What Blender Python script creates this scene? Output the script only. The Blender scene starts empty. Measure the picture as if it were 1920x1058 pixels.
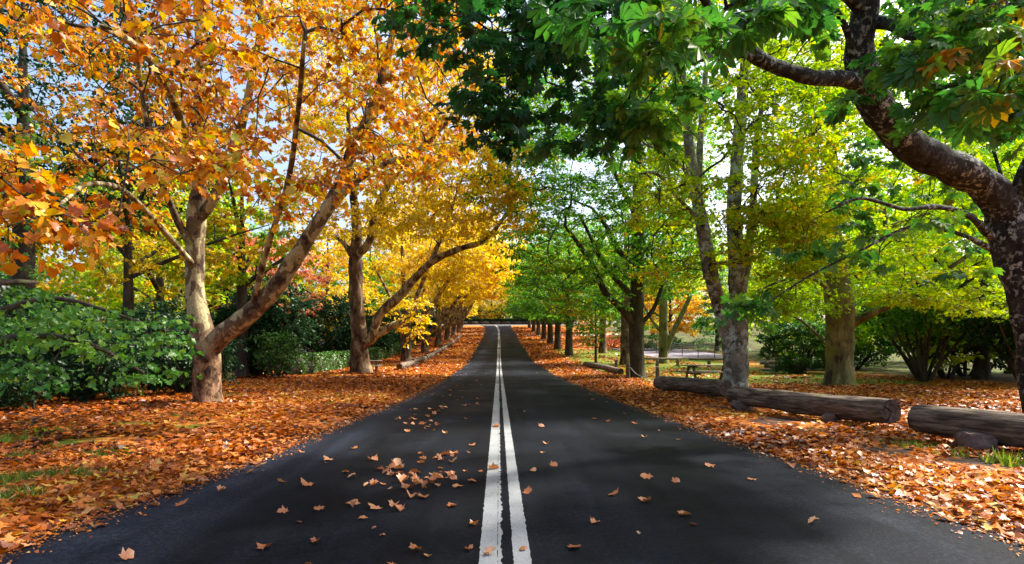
import bpy, math, random
import numpy as np
from mathutils import Vector, Matrix, noise as mnoise

random.seed(7)
SC = bpy.context.scene
COL = SC.collection

# ------------------------------------------------------------------ camera, sky, sun, exposure
F, CX, YH, H = 1100.0, 960.0, 657.0, 1.5          # pixels of the 1920x1058 photograph; eye height in m
cam = bpy.data.cameras.new('camera'); cam_o = bpy.data.objects.new('camera', cam); COL.objects.link(cam_o)
cam.sensor_width = 36.0; cam.lens = 36.0 * F / 1920.0
cam.shift_y = (YH - 529.0) / 1920.0
cam.clip_start = 0.05; cam.clip_end = 3000
cam_o.location = (0, 0, H); cam_o.rotation_euler = (math.radians(90), 0, 0)
SC.camera = cam_o

SUN_EL, SUN_AZ = math.radians(48), math.radians(64)   # azimuth from +Y (down the road) towards +X (right)
w = bpy.data.worlds.new('World'); SC.world = w; w.use_nodes = True
nt = w.node_tree; bg = nt.nodes['Background']
sky = nt.nodes.new('ShaderNodeTexSky'); sky.sky_type = 'NISHITA'; sky.sun_disc = False
sky.sun_elevation = SUN_EL; sky.sun_rotation = SUN_AZ
sky.air_density = 1.0; sky.dust_density = 5.0; sky.ozone_density = 1.0
nt.links.new(sky.outputs[0], bg.inputs[0]); bg.inputs[1].default_value = 0.085
sun = bpy.data.lights.new('sun', 'SUN'); sun.energy = 3.2; sun.angle = math.radians(4.0); sun.color = (1.0, 0.93, 0.82)
sun_o = bpy.data.objects.new('sun', sun); COL.objects.link(sun_o)
sd = Vector((math.cos(SUN_EL) * math.sin(SUN_AZ), math.cos(SUN_EL) * math.cos(SUN_AZ), math.sin(SUN_EL)))
sun_o.rotation_euler = sd.to_track_quat('Z', 'Y').to_euler(); sun_o.location = sd * 60

SC.view_settings.view_transform = 'Standard'; SC.view_settings.look = 'None'
SC.view_settings.gamma = 1.0; SC.view_settings.use_curve_mapping = False
SC.view_settings.exposure = 2.1
cy = SC.cycles
cy.max_bounces = 10; cy.diffuse_bounces = 6; cy.transmission_bounces = 8; cy.transparent_max_bounces = 8
cy.use_denoising = True; cy.caustics_reflective = False; cy.caustics_refractive = False
cy.sample_clamp_indirect = 6.0

# ------------------------------------------------------------------ helpers
def P(px, py, d):
    """a point d metres ahead in the direction of a pixel"""
    return np.array([(px - CX) * d / F, d, H - (py - YH) * d / F])

_py = np.array([-80, 0, 30, 38, 45, 57, 69, 81, 93, 110, 128, 142, 150, 156, 162, 170, 200, 900.])
_pz = np.array([0, 0, 0, .03, .16, .6, 1.31, 2.1, 2.94, 4.3, 5.8, 7.2, 7.9, 8.25, 8.4, 8.4, 8.2, 6.])
_fy = np.arange(-80, 900, 1.0); _fz = np.interp(_fy, _py, _pz)
_k = np.hanning(15); _k /= _k.sum(); _fz = np.convolve(np.pad(_fz, 7, mode='edge'), _k, mode='valid')
def prof(y): return np.interp(y, _fy, _fz)
def center(y): return np.interp(y, [-40, 0, 69, 93, 128, 142, 152], [.99, .045, -1.54, -2.03, -2.9, -3.6, -4.6])
def edge_l(y): return center(y) + np.interp(y, [-40, 4.4, 5.9, 8.5, 12.4, 16.7, 27, 60, 100, 140, 150], [-4.8, -3.83, -3.66, -3.4, -3.3, -3.05, -2.9, -2.9, -2.9, -3.0, -3.6])
def edge_r(y): return center(y) + np.interp(y, [-40, 4.7, 5.8, 7.7, 9.7, 18.5, 31, 60, 100, 140, 150], [5.0, 4.12, 4.06, 4.07, 3.9, 3.65, 3.45, 3.3, 3.3, 3.3, 3.9])
def nz(x, y, z=0.0): return mnoise.noise(Vector((float(x), float(y), float(z))))
def gz_off(x, y):
    a = edge_l(y) - x; b = x - edge_r(y); o = max(a, b)
    if o < 0.0: return -0.05
    t = min(1.0, o / 0.7); t = t * t * (3 - 2 * t)
    h = -0.05 + t * 0.085 + t * (0.05 * nz(x * .35, y * .35) + .025 * nz(x * 1.1, y * 1.1, 4))
    return h
def gz(x, y): return float(prof(y)) + gz_off(x, y)

def mesh_np(name, V, faces_idx, sizes, tint=None, smooth=False):
    me = bpy.data.meshes.new(name)
    V = np.asarray(V, np.float32); faces_idx = np.asarray(faces_idx, np.int32); sizes = np.asarray(sizes, np.int32)
    me.vertices.add(len(V)); me.vertices.foreach_set('co', V.ravel())
    me.loops.add(len(faces_idx)); me.loops.foreach_set('vertex_index', faces_idx)
    me.polygons.add(len(sizes)); st = np.zeros(len(sizes), np.int32); st[1:] = np.cumsum(sizes)[:-1]
    me.polygons.foreach_set('loop_start', st)
    if smooth: me.polygons.foreach_set('use_smooth', np.ones(len(sizes), bool))
    me.update(calc_edges=True)
    if tint is not None:
        at = me.attributes.new('tint', 'FLOAT', 'POINT'); at.data.foreach_set('value', np.asarray(tint, np.float32))
    return me

class MB:
    """collects verts and faces into one mesh"""
    def __init__(s): s.V = []; s.I = []; s.S = []; s.n = 0; s.T = []
    def add(s, V, faces, t=0.0):
        V = np.asarray(V, float); s.V.append(V)
        for f in faces: s.I.extend([i + s.n for i in f]); s.S.append(len(f))
        s.T.append(np.full(len(V), t)); s.n += len(V)
    def add_quads(s, V, Q):
        s.V.append(np.asarray(V, float)); Q = np.asarray(Q) + s.n
        s.I.extend(Q.ravel().tolist()); s.S.extend([Q.shape[1]] * len(Q)); s.T.append(np.zeros(len(V))); s.n += len(V)
    def box(s, c, size, rot=0.0, taper=0.0, jit=0.0, tilt=0.0, t=0.0):
        hx, hy, hz = [v / 2 for v in size]
        v = np.array([[x, y, z] for z in (-hz, hz) for y in (-hy, hy) for x in (-hx, hx)], float)
        v[4:, :2] *= (1 - taper)
        if jit: v += np.random.default_rng(int(abs(c[0] * 1000 + c[1] * 77)) % 99999).normal(0, jit, v.shape)
        if tilt: ct, stt = math.cos(tilt), math.sin(tilt); v = v @ np.array([[ct, 0, stt], [0, 1, 0], [-stt, 0, ct]]).T
        cr, sr = math.cos(rot), math.sin(rot); v = v @ np.array([[cr, -sr, 0], [sr, cr, 0], [0, 0, 1]]).T
        s.add(v + np.array(c), [(0, 2, 3, 1), (4, 5, 7, 6), (0, 1, 5, 4), (2, 6, 7, 3), (0, 4, 6, 2), (1, 3, 7, 5)], t)
    def build(s, name, mat, parent=None, smooth=False, off=None):
        V = np.concatenate(s.V)
        if off is not None: V = V - np.asarray(off)
        return link(name, mesh_np(name, V, s.I, s.S, np.concatenate(s.T), smooth), mat, parent)

def link(name, me, mat, parent=None):
    o = bpy.data.objects.new(name, me)
    if mat is not None and len(me.materials) == 0: me.materials.append(mat)
    COL.objects.link(o)
    if parent is not None: o.parent = parent
    return o
def tag(o, label, cat, group=None, kind=None):
    o['label'] = label; o['category'] = cat
    if group: o['group'] = group
    if kind: o['kind'] = kind
    return o
def empty(name, loc, label, cat, group=None):
    o = bpy.data.objects.new(name, None); o.empty_display_size = .2; COL.objects.link(o); o.location = tuple(float(v) for v in loc)
    return tag(o, label, cat, group)
def struct(o): o['kind'] = 'structure'; return o
def stuff(o): o['kind'] = 'stuff'; return o
def copy_tree(o, loc, rz, sc, label=None, group=None, mats=None):
    r = o.copy(); COL.objects.link(r); r.location = loc; r.rotation_euler = (0, 0, rz); r.scale = sc
    if label: r['label'] = label
    if group: r['group'] = group
    for ch in list(o.children):
        c = ch.copy(); COL.objects.link(c); c.parent = r
        if mats and ch.name.split('.')[0] == 'foliage':
            c.material_slots[0].link = 'OBJECT'; c.material_slots[0].material = mats
        for g in list(ch.children):
            d = g.copy(); COL.objects.link(d); d.parent = c
    return r

# ------------------------------------------------------------------ materials
def new_mat(name):
    m = bpy.data.materials.new(name); m.use_nodes = True; t = m.node_tree
    for n in list(t.nodes): t.nodes.remove(n)
    return m, t, t.nodes.new('ShaderNodeOutputMaterial')
def N(t, kind, **kw):
    n = t.nodes.new(kind)
    for k, v in kw.items():
        if k in n.inputs: n.inputs[k].default_value = v
        else: setattr(n, k, v)
    return n
def ramp(t, stops, interp='LINEAR'):
    r = t.nodes.new('ShaderNodeValToRGB'); e = r.color_ramp.elements; r.color_ramp.interpolation = interp
    while len(e) < len(stops): e.new(0.5)
    for el, (p, c) in zip(e, stops): el.position = p; el.color = (*c, 1)
    return r
def mixc(t, fac, a, b, mode='MIX'):
    m = t.nodes.new('ShaderNodeMix'); m.data_type = 'RGBA'; m.blend_type = mode
    for sock, v in ((m.inputs[0], fac), (m.inputs[6], a), (m.inputs[7], b)):
        if hasattr(v, 'is_output'): t.links.new(v, sock)
        else: sock.default_value = v if not isinstance(v, tuple) else (*v, 1)
    return m.outputs[2]

def leaf_mat(name, stops, trans=0.5, gloss=0.03):
    m, t, out = new_mat(name); L = t.links.new
    at = N(t, 'ShaderNodeAttribute', attribute_name='tint')
    r = ramp(t, stops); L(at.outputs['Fac'], r.inputs[0])
    tc = N(t, 'ShaderNodeTexCoord')
    no = N(t, 'ShaderNodeTexNoise', Scale=14.0, Detail=2.0); L(tc.outputs['Object'], no.inputs['Vector'])
    v = N(t, 'ShaderNodeMapRange'); L(no.outputs['Fac'], v.inputs[0])
    v.inputs[1].default_value = .3; v.inputs[2].default_value = .7; v.inputs[3].default_value = .78; v.inputs[4].default_value = 1.12
    hsv = N(t, 'ShaderNodeHueSaturation', Saturation=1.0); L(r.outputs[0], hsv.inputs['Color']); L(v.outputs[0], hsv.inputs['Value'])
    hs2 = N(t, 'ShaderNodeHueSaturation', Saturation=1.08, Value=1.25); L(hsv.outputs[0], hs2.inputs['Color'])
    d = N(t, 'ShaderNodeBsdfDiffuse'); tr = N(t, 'ShaderNodeBsdfTranslucent'); L(hsv.outputs[0], d.inputs[0]); L(hs2.outputs[0], tr.inputs[0])
    mx = N(t, 'ShaderNodeMixShader'); mx.inputs[0].default_value = trans; L(d.outputs[0], mx.inputs[1]); L(tr.outputs[0], mx.inputs[2])
    g = N(t, 'ShaderNodeBsdfGlossy', Roughness=.42); g.inputs[0].default_value = (.9, .9, .9, 1)
    m2 = N(t, 'ShaderNodeMixShader'); m2.inputs[0].default_value = gloss; L(mx.outputs[0], m2.inputs[1]); L(g.outputs[0], m2.inputs[2])
    L(m2.outputs[0], out.inputs[0]); return m

def bark_mat(name, dark, mid, light, spot_scale=3.0, spot=(.55, .62), lichen=None, moss=None, vstretch=.35, bump=.6, foot=None):
    m, t, out = new_mat(name); L = t.links.new
    b = N(t, 'ShaderNodeBsdfPrincipled', Roughness=.9); L(b.outputs[0], out.inputs[0])
    b.inputs['Specular IOR Level'].default_value = .2
    tc = N(t, 'ShaderNodeTexCoord'); mp = N(t, 'ShaderNodeMapping'); L(tc.outputs['Object'], mp.inputs[0]); mp.inputs['Scale'].default_value = (1, 1, vstretch)
    n1 = N(t, 'ShaderNodeTexNoise', Scale=spot_scale, Detail=3.0, Distortion=.4); L(mp.outputs[0], n1.inputs['Vector'])
    n2 = N(t, 'ShaderNodeTexNoise', Scale=spot_scale * 6, Detail=5.0, Roughness=.65); L(mp.outputs[0], n2.inputs['Vector'])
    r1 = ramp(t, [(spot[0] - .14, dark), (spot[0] - .1, mid), (spot[0], mid), (spot[1], light)]); L(n1.outputs['Fac'], r1.inputs[0])
    v = N(t, 'ShaderNodeMapRange'); L(n2.outputs['Fac'], v.inputs[0]); v.inputs[1].default_value = .3; v.inputs[2].default_value = .7
    v.inputs[3].default_value = .55; v.inputs[4].default_value = 1.25
    h = N(t, 'ShaderNodeHueSaturation'); L(r1.outputs[0], h.inputs['Color']); L(v.outputs[0], h.inputs['Value']); c = h.outputs[0]
    if lichen:
        n3 = N(t, 'ShaderNodeTexNoise', Scale=lichen[1], Detail=6.0, Roughness=.7); L(tc.outputs['Object'], n3.inputs['Vector'])
        r3 = ramp(t, [(lichen[2], (0, 0, 0)), (lichen[2] + .05, (1, 1, 1))]); L(n3.outputs['Fac'], r3.inputs[0])
        n5 = N(t, 'ShaderNodeTexNoise', Scale=1.1, Detail=3.0); L(tc.outputs['Object'], n5.inputs['Vector'])
        r5 = ramp(t, [(.40, (.12, .12, .12)), (.58, (1, 1, 1))]); L(n5.outputs['Fac'], r5.inputs[0])
        c = mixc(t, mixc(t, 1.0, r3.outputs[0], r5.outputs[0], 'MULTIPLY'), c, lichen[0])
    if moss:
        n4 = N(t, 'ShaderNodeTexNoise', Scale=1.3, Detail=4.0); L(tc.outputs['Object'], n4.inputs['Vector'])
        r4 = ramp(t, [(moss[1], (0, 0, 0)), (moss[1] + .12, (1, 1, 1))]); L(n4.outputs['Fac'], r4.inputs[0])
        c = mixc(t, r4.outputs[0], c, moss[0])
    if foot:                                                # brown flaking bark near the root
        sx = N(t, 'ShaderNodeSeparateXYZ'); L(tc.outputs['Object'], sx.inputs[0])
        ma = N(t, 'ShaderNodeMath', operation='MULTIPLY_ADD'); L(n1.outputs['Fac'], ma.inputs[0]); ma.inputs[1].default_value = 2.4; L(sx.outputs[2], ma.inputs[2])
        r6 = ramp(t, [(.0, (1, 1, 1)), (1, (0, 0, 0))]); mr = N(t, 'ShaderNodeMapRange'); L(ma.outputs[0], mr.inputs[0]); mr.inputs[1].default_value = 2.4; mr.inputs[2].default_value = 3.6; L(mr.outputs[0], r6.inputs[0])
        r7 = ramp(t, [(.40, foot[0]), (.50, foot[1]), (.62, foot[2])]); n8 = N(t, 'ShaderNodeTexNoise', Scale=6.5, Detail=4.0, Roughness=.7, Distortion=.5); L(mp.outputs[0], n8.inputs['Vector']); L(n8.outputs['Fac'], r7.inputs[0])
        c = mixc(t, r6.outputs[0], c, r7.outputs[0])
    L(c, b.inputs['Base Color'])
    bp = N(t, 'ShaderNodeBump', Strength=bump, Distance=.03); ad = N(t, 'ShaderNodeMath', operation='ADD')
    L(n2.outputs['Fac'], ad.inputs[0]); L(n1.outputs['Fac'], ad.inputs[1]); L(ad.outputs[0], bp.inputs['Height']); L(bp.outputs[0], b.inputs['Normal'])
    return m

def wood_mat(name, a, b_, scale=(2, 14, 14), moss=None, bump=.7):
    m, t, out = new_mat(name); L = t.links.new
    b = N(t, 'ShaderNodeBsdfPrincipled', Roughness=.85); L(b.outputs[0], out.inputs[0]); b.inputs['Specular IOR Level'].default_value = .2
    tc = N(t, 'ShaderNodeTexCoord'); mp = N(t, 'ShaderNodeMapping'); L(tc.outputs['Object'], mp.inputs[0]); mp.inputs['Scale'].default_value = scale
    n1 = N(t, 'ShaderNodeTexNoise', Scale=1.6, Detail=6.0, Roughness=.65, Distortion=.3); L(mp.outputs[0], n1.inputs['Vector'])
    r = ramp(t, [(.32, tuple(v * .35 for v in a)), (.46, a), (.68, b_)]); L(n1.outputs['Fac'], r.inputs[0]); c = r.outputs[0]
    if moss:
        n4 = N(t, 'ShaderNodeTexNoise', Scale=2.6, Detail=5.0, Roughness=.7); L(tc.outputs['Object'], n4.inputs['Vector'])
        r4 = ramp(t, [(moss[1], (0, 0, 0)), (moss[1] + .1, (1, 1, 1))]); L(n4.outputs['Fac'], r4.inputs[0]); c = mixc(t, r4.outputs[0], c, moss[0])
    L(c, b.inputs['Base Color'])
    bp = N(t, 'ShaderNodeBump', Strength=bump, Distance=.03); L(n1.outputs['Fac'], bp.inputs['Height']); L(bp.outputs[0], b.inputs['Normal'])
    return m

def plain_mat(name, col, rough=.8, metal=0.0, var=.25, scale=8.0, bump=.3):
    m, t, out = new_mat(name); L = t.links.new
    b = N(t, 'ShaderNodeBsdfPrincipled', Roughness=rough, Metallic=metal); L(b.outputs[0], out.inputs[0])
    tc = N(t, 'ShaderNodeTexCoord'); n = N(t, 'ShaderNodeTexNoise', Scale=scale, Detail=6.0, Roughness=.65); L(tc.outputs['Object'], n.inputs['Vector'])
    r = ramp(t, [(.3, tuple(v * (1 - var) for v in col)), (.7, tuple(min(1, v * (1 + var)) for v in col))]); L(n.outputs['Fac'], r.inputs[0]); L(r.outputs[0], b.inputs['Base Color'])
    bp = N(t, 'ShaderNodeBump', Strength=bump, Distance=.02); L(n.outputs['Fac'], bp.inputs['Height']); L(bp.outputs[0], b.inputs['Normal'])
    return m

def asphalt_mat():
    m, t, out = new_mat('asphalt'); L = t.links.new
    b = N(t, 'ShaderNodeBsdfPrincipled'); L(b.outputs[0], out.inputs[0])
    tc = N(t, 'ShaderNodeTexCoord'); geo = tc.outputs['Object']
    big = N(t, 'ShaderNodeTexNoise', Scale=.55, Detail=4.0, Roughness=.6); L(geo, big.inputs['Vector'])
    r0 = ramp(t, [(.35, (.0026, .0036, .0058)), (.55, (.0042, .0055, .0084)), (.72, (.0085, .0105, .0145))]); L(big.outputs['Fac'], r0.inputs[0])
    st = N(t, 'ShaderNodeMapping'); L(geo, st.inputs[0]); st.inputs['Scale'].default_value = (3.2, .22, 1)
    sn = N(t, 'ShaderNodeTexNoise', Scale=1.0, Detail=3.0); L(st.outputs[0], sn.inputs['Vector'])
    r1 = ramp(t, [(.35, (.72, .72, .72)), (.65, (1.3, 1.3, 1.3))]); L(sn.outputs['Fac'], r1.inputs[0])
    c = mixc(t, 1.0, r0.outputs[0], r1.outputs[0], 'MULTIPLY')
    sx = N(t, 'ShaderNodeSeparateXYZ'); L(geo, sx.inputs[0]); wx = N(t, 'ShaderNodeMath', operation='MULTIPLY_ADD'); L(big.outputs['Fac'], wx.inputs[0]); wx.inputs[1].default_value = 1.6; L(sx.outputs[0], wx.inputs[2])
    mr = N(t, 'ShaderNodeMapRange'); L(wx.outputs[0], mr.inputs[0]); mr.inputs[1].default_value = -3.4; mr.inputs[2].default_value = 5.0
    rw = ramp(t, [(0, (.8, .8, .8)), (.07, (3.2, 3.1, 3.2)), (.17, (2.6, 2.5, 2.5)), (.25, (.7, .7, .7)), (.36, (1.3, 1.3, 1.3)), (.45, (.75, .75, .75)), (.6, (1.5, 1.5, 1.5)), (.72, (.75, .75, .75)), (.9, (2.0, 1.9, 1.8))]); L(mr.outputs[0], rw.inputs[0])  # lane wear, plus the lit band at left put into the colour
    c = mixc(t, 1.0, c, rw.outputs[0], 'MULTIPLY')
    fine = N(t, 'ShaderNodeTexNoise', Scale=110.0, Detail=3.0, Roughness=.8); L(geo, fine.inputs['Vector'])
    r2 = ramp(t, [(.32, (.35, .35, .35)), (.7, (1.9, 1.9, 1.9))]); L(fine.outputs['Fac'], r2.inputs[0])
    c = mixc(t, 1.0, c, r2.outputs[0], 'MULTIPLY')
    ag = N(t, 'ShaderNodeTexNoise', Scale=34.0, Detail=4.0, Roughness=.8); L(geo, ag.inputs['Vector']); ra = ramp(t, [(.36, (.45, .45, .45)), (.5, (.95, .95, .95)), (.64, (1.9, 1.9, 1.9))]); L(ag.outputs['Fac'], ra.inputs[0]); c = mixc(t, 1.0, c, ra.outputs[0], 'MULTIPLY')
    vo = N(t, 'ShaderNodeTexVoronoi', Scale=42.0); L(geo, vo.inputs['Vector'])
    r3 = ramp(t, [(.0, (1, 1, 1)), (.055, (0, 0, 0))]); L(vo.outputs['Distance'], r3.inputs[0])
    wn = N(t, 'ShaderNodeTexNoise', Scale=2.2, Detail=5.0); L(geo, wn.inputs['Vector'])
    r4 = ramp(t, [(.48, (0, 0, 0)), (.62, (1, 1, 1))]); L(wn.outputs['Fac'], r4.inputs[0])
    f = mixc(t, 1.0, r3.outputs[0], r4.outputs[0], 'MULTIPLY')
    c = mixc(t, f, c, (.13, .13, .13)); L(c, b.inputs['Base Color'])
    rr = ramp(t, [(.3, (.62, .62, .62)), (.7, (.85, .85, .85))]); L(big.outputs['Fac'], rr.inputs[0]); L(rr.outputs[0], b.inputs['Roughness'])
    b.inputs['Specular IOR Level'].default_value = .05
    bp = N(t, 'ShaderNodeBump', Strength=.35, Distance=.006); L(fine.outputs['Fac'], bp.inputs['Height']); L(bp.outputs[0], b.inputs['Normal'])
    return m

def paint_mat():
    m, t, out = new_mat('road_paint'); L = t.links.new
    b = N(t, 'ShaderNodeBsdfPrincipled', Roughness=.7); L(b.outputs[0], out.inputs[0])
    tc = N(t, 'ShaderNodeTexCoord'); n = N(t, 'ShaderNodeTexNoise', Scale=55.0, Detail=6.0, Roughness=.75); L(tc.outputs['Object'], n.inputs['Vector'])
    n2 = N(t, 'ShaderNodeTexNoise', Scale=3.0, Detail=3.0); L(tc.outputs['Object'], n2.inputs['Vector'])
    s = N(t, 'ShaderNodeMath', operation='MULTIPLY_ADD'); L(n2.outputs['Fac'], s.inputs[0]); s.inputs[1].default_value = .35; L(n.outputs['Fac'], s.inputs[2])
    r = ramp(t, [(.50, (.03, .032, .036)), (.56, (.125, .138, .148)), (.66, (.20, .215, .225)), (.9, (.28, .295, .305))]); L(s.outputs[0], r.inputs[0]); L(r.outputs[0], b.inputs['Base Color'])
    return m

def ground_mat():
    m, t, out = new_mat('ground'); L = t.links.new
    b = N(t, 'ShaderNodeBsdfPrincipled', Roughness=.95); L(b.outputs[0], out.inputs[0]); b.inputs['Specular IOR Level'].default_value = .1
    tc = N(t, 'ShaderNodeTexCoord'); geo = tc.outputs['Object']
    vo = N(t, 'ShaderNodeTexVoronoi', Scale=6.5, Randomness=1.0); L(geo, vo.inputs['Vector'])
    sp = N(t, 'ShaderNodeSeparateColor'); L(vo.outputs['Color'], sp.inputs[0])
    rl = ramp(t, [(0, (.10, .028, .008)), (.3, (.27, .075, .014)), (.6, (.42, .14, .022)), (.85, (.52, .22, .05)), (1, (.20, .06, .015))]); L(sp.outputs[0], rl.inputs[0])
    n1 = N(t, 'ShaderNodeTexNoise', Scale=1.7, Detail=6.0, Roughness=.65); L(geo, n1.inputs['Vector'])
    soil = ramp(t, [(.3, (.020, .014, .012)), (.7, (.065, .042, .034))]); L(n1.outputs['Fac'], soil.inputs[0])
    at = N(t, 'ShaderNodeAttribute', attribute_name='litter')
    ad = N(t, 'ShaderNodeMath', operation='MULTIPLY_ADD'); L(n1.outputs['Fac'], ad.inputs[0]); ad.inputs[1].default_value = 1.2; L(at.outputs['Fac'], ad.inputs[2])
    f1 = ramp(t, [(.72, (0, 0, 0)), (.98, (1, 1, 1))]); L(ad.outputs[0], f1.inputs[0])
    c = mixc(t, f1.outputs[0], soil.outputs[0], rl.outputs[0])
    n2 = N(t, 'ShaderNodeTexNoise', Scale=30.0, Detail=4.0, Roughness=.7); L(geo, n2.inputs['Vector'])
    gr = ramp(t, [(.3, (.035, .065, .006)), (.55, (.10, .15, .014)), (.75, (.20, .22, .03))]); L(n2.outputs['Fac'], gr.inputs[0])
    ag = N(t, 'ShaderNodeAttribute', attribute_name='grass'); n3 = N(t, 'ShaderNodeTexNoise', Scale=1.1, Detail=6.0, Roughness=.7); L(geo, n3.inputs['Vector'])
    a2 = N(t, 'ShaderNodeMath', operation='MULTIPLY_ADD'); L(n3.outputs['Fac'], a2.inputs[0]); a2.inputs[1].default_value = 1.0; L(ag.outputs['Fac'], a2.inputs[2])
    f2 = ramp(t, [(.82, (0, 0, 0)), (.95, (1, 1, 1))]); L(a2.outputs[0], f2.inputs[0])
    c = mixc(t, f2.outputs[0], c, gr.outputs[0])
    ai = N(t, 'ShaderNodeAttribute', attribute_name='grit'); n6 = N(t, 'ShaderNodeTexNoise', Scale=60.0, Detail=5.0, Roughness=.75); L(geo, n6.inputs['Vector'])
    rg_ = ramp(t, [(.3, (.13, .06, .03)), (.5, (.36, .18, .08)), (.7, (.52, .33, .19))]); L(n6.outputs['Fac'], rg_.inputs[0]); f3 = ramp(t, [(.35, (0, 0, 0)), (.75, (1, 1, 1))]); L(ai.outputs['Fac'], f3.inputs[0])
    c = mixc(t, f3.outputs[0], c, rg_.outputs[0]); L(c, b.inputs['Base Color'])
    bp = N(t, 'ShaderNodeBump', Strength=.9, Distance=.05); L(vo.outputs['Distance'], bp.inputs['Height']); L(bp.outputs[0], b.inputs['Normal'])
    return m

M = {}
M['plane'] = leaf_mat('plane_leaf_autumn', [(0, (.13, .035, .010)), (.15, (.33, .075, .010)), (.34, (.54, .16, .012)), (.55, (.64, .29, .014)), (.75, (.58, .38, .02)), (.9, (.33, .34, .02)), (1, (.13, .20, .02))], .36)
M['plane_y'] = leaf_mat('plane_leaf_yellow', [(0, (.48, .17, .012)), (.2, (.70, .36, .015)), (.5, (.72, .50, .02)), (.8, (.55, .50, .03)), (1, (.24, .32, .03))], .5)
M['chest'] = leaf_mat('chestnut_leaf', [(0, (.012, .06, .016)), (.35, (.03, .13, .025)), (.62, (.07, .22, .03)), (.8, (.18, .32, .03)), (.9, (.52, .34, .03)), (1, (.55, .19, .02))], .46, .03)
M['beech_y'] = leaf_mat('beech_leaf_lime', [(0, (.12, .30, .02)), (.4, (.28, .45, .025)), (.68, (.52, .56, .03)), (.86, (.72, .52, .025)), (1, (.70, .30, .025))], .6)
M['beech_l'] = leaf_mat('beech_leaf_bright', [(0, (.16, .36, .025)), (.5, (.36, .54, .03)), (.85, (.54, .60, .04)), (1, (.70, .54, .025))], .62)
M['beech_g'] = leaf_mat('beech_leaf_green', [(0, (.03, .13, .02)), (.45, (.075, .24, .025)), (.72, (.19, .36, .03)), (.88, (.52, .46, .03)), (1, (.66, .30, .02))], .55)
M['maple_g'] = leaf_mat('maple_leaf_green', [(0, (.035, .15, .035)), (.5, (.10, .28, .045)), (.78, (.23, .40, .05)), (.92, (.50, .45, .04)), (1, (.62, .30, .03))], .45, .025)
M['dark'] = leaf_mat('evergreen_leaf', [(0, (.007, .028, .011)), (.5, (.018, .058, .02)), (1, (.045, .11, .03))], .25, .02)
M['hedge'] = leaf_mat('hedge_leaf', [(0, (.02, .07, .014)), (.5, (.05, .14, .02)), (1, (.11, .21, .03))], .35)
M['pink'] = leaf_mat('maple_leaf_pink', [(0, (.42, .07, .05)), (.5, (.62, .20, .12)), (.85, (.68, .34, .14)), (1, (.6, .45, .1))], .5)
M['gold'] = leaf_mat('maple_leaf_gold', [(0, (.65, .30, .03)), (.5, (.78, .50, .06)), (1, (.70, .60, .12))], .5)
M['pale'] = leaf_mat('conifer_pale', [(0, (.06, .16, .06)), (.5, (.14, .28, .10)), (1, (.26, .38, .14))], .4)
M['litter'] = leaf_mat('fallen_leaf', [(0, (.04, .014, .008)), (.22, (.18, .042, .010)), (.5, (.40, .105, .013)), (.75, (.54, .185, .024)), (.93, (.58, .29, .09)), (1, (.55, .38, .05))], .25, .04)
M['litter_road'] = leaf_mat('fallen_leaf_brown', [(0, (.16, .05, .025)), (.4, (.40, .15, .06)), (.75, (.55, .26, .12)), (.95, (.62, .36, .2)), (1, (.62, .40, .05))], .2, .04)
M['grass'] = leaf_mat('grass_blade', [(0, (.05, .10, .012)), (.6, (.11, .20, .02)), (1, (.26, .30, .04))], .4)
M['bark_plane'] = bark_mat('bark_plane', (.045, .03, .022), (.15, .105, .06), (.40, .34, .19), 3.6, (.50, .525), None, ((.07, .085, .025), .60), .6, .7, ((.03, .02, .015), (.16, .085, .045), (.30, .19, .11)))
M['bark_plane_d'] = bark_mat('bark_plane_dark', (.05, .03, .02), (.14, .085, .055), (.30, .23, .14), 2.4, (.56, .62), None, ((.10, .11, .03), .62), .5, .6)
M['bark_chest'] = bark_mat('bark_chestnut', (.010, .010, .010), (.021, .022, .022), (.04, .042, .042), 5, (.5, .6), ((.30, .35, .33), 10.0, .53), ((.04, .055, .03), .62), .6, 1.0)
M['bark_beech'] = bark_mat('bark_beech', (.045, .04, .03), (.13, .115, .085), (.24, .22, .17), 3, (.5, .6), ((.44, .50, .47), 4.5, .50), ((.12, .14, .05), .6), .5, .5)
M['bark_moss'] = bark_mat('bark_mossy', (.06, .045, .03), (.13, .115, .055), (.25, .22, .11), 2, (.5, .6), None, ((.17, .18, .05), .50), .45, .5)
M['bark_dark'] = bark_mat('bark_dark', (.025, .02, .015), (.055, .043, .033), (.09, .072, .055), 3, (.5, .6), None, ((.05, .065, .02), .58), .4, .7)
M['log'] = wood_mat('log_bark', (.075, .052, .040), (.26, .205, .15), (1.2, 12, 12), ((.09, .10, .03), .60))
M['log_end'] = wood_mat('log_cut_wood', (.06, .04, .03), (.15, .10, .075), (6, 6, 6))
M['timber'] = wood_mat('grey_timber', (.10, .075, .06), (.24, .19, .15), (1.5, 16, 16), ((.13, .14, .05), .62))
M['rail'] = wood_mat('weathered_rail', (.13, .10, .07), (.28, .22, .15), (1.5, 14, 14), ((.16, .18, .05), .55))
M['stone'] = plain_mat('sandstone', (.13, .085, .072), .95, 0, .5, 9, .7)
M['stone_grey'] = plain_mat('grey_stone', (.16, .155, .14), .95, 0, .35, 6, .6)
M['iron'] = plain_mat('dark_iron', (.03, .03, .03), .6, .5, .3)
M['wire'] = plain_mat('galvanised_wire', (.30, .31, .32), .45, .6, .2)
M['rope'] = plain_mat('chain_rope', (.22, .2, .18), .8, 0, .3, 40)
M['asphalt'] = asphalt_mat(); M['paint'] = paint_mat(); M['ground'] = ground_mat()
M['sand'] = plain_mat('pale_gravel', (.46, .36, .30), .95, 0, .3, 12)
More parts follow.
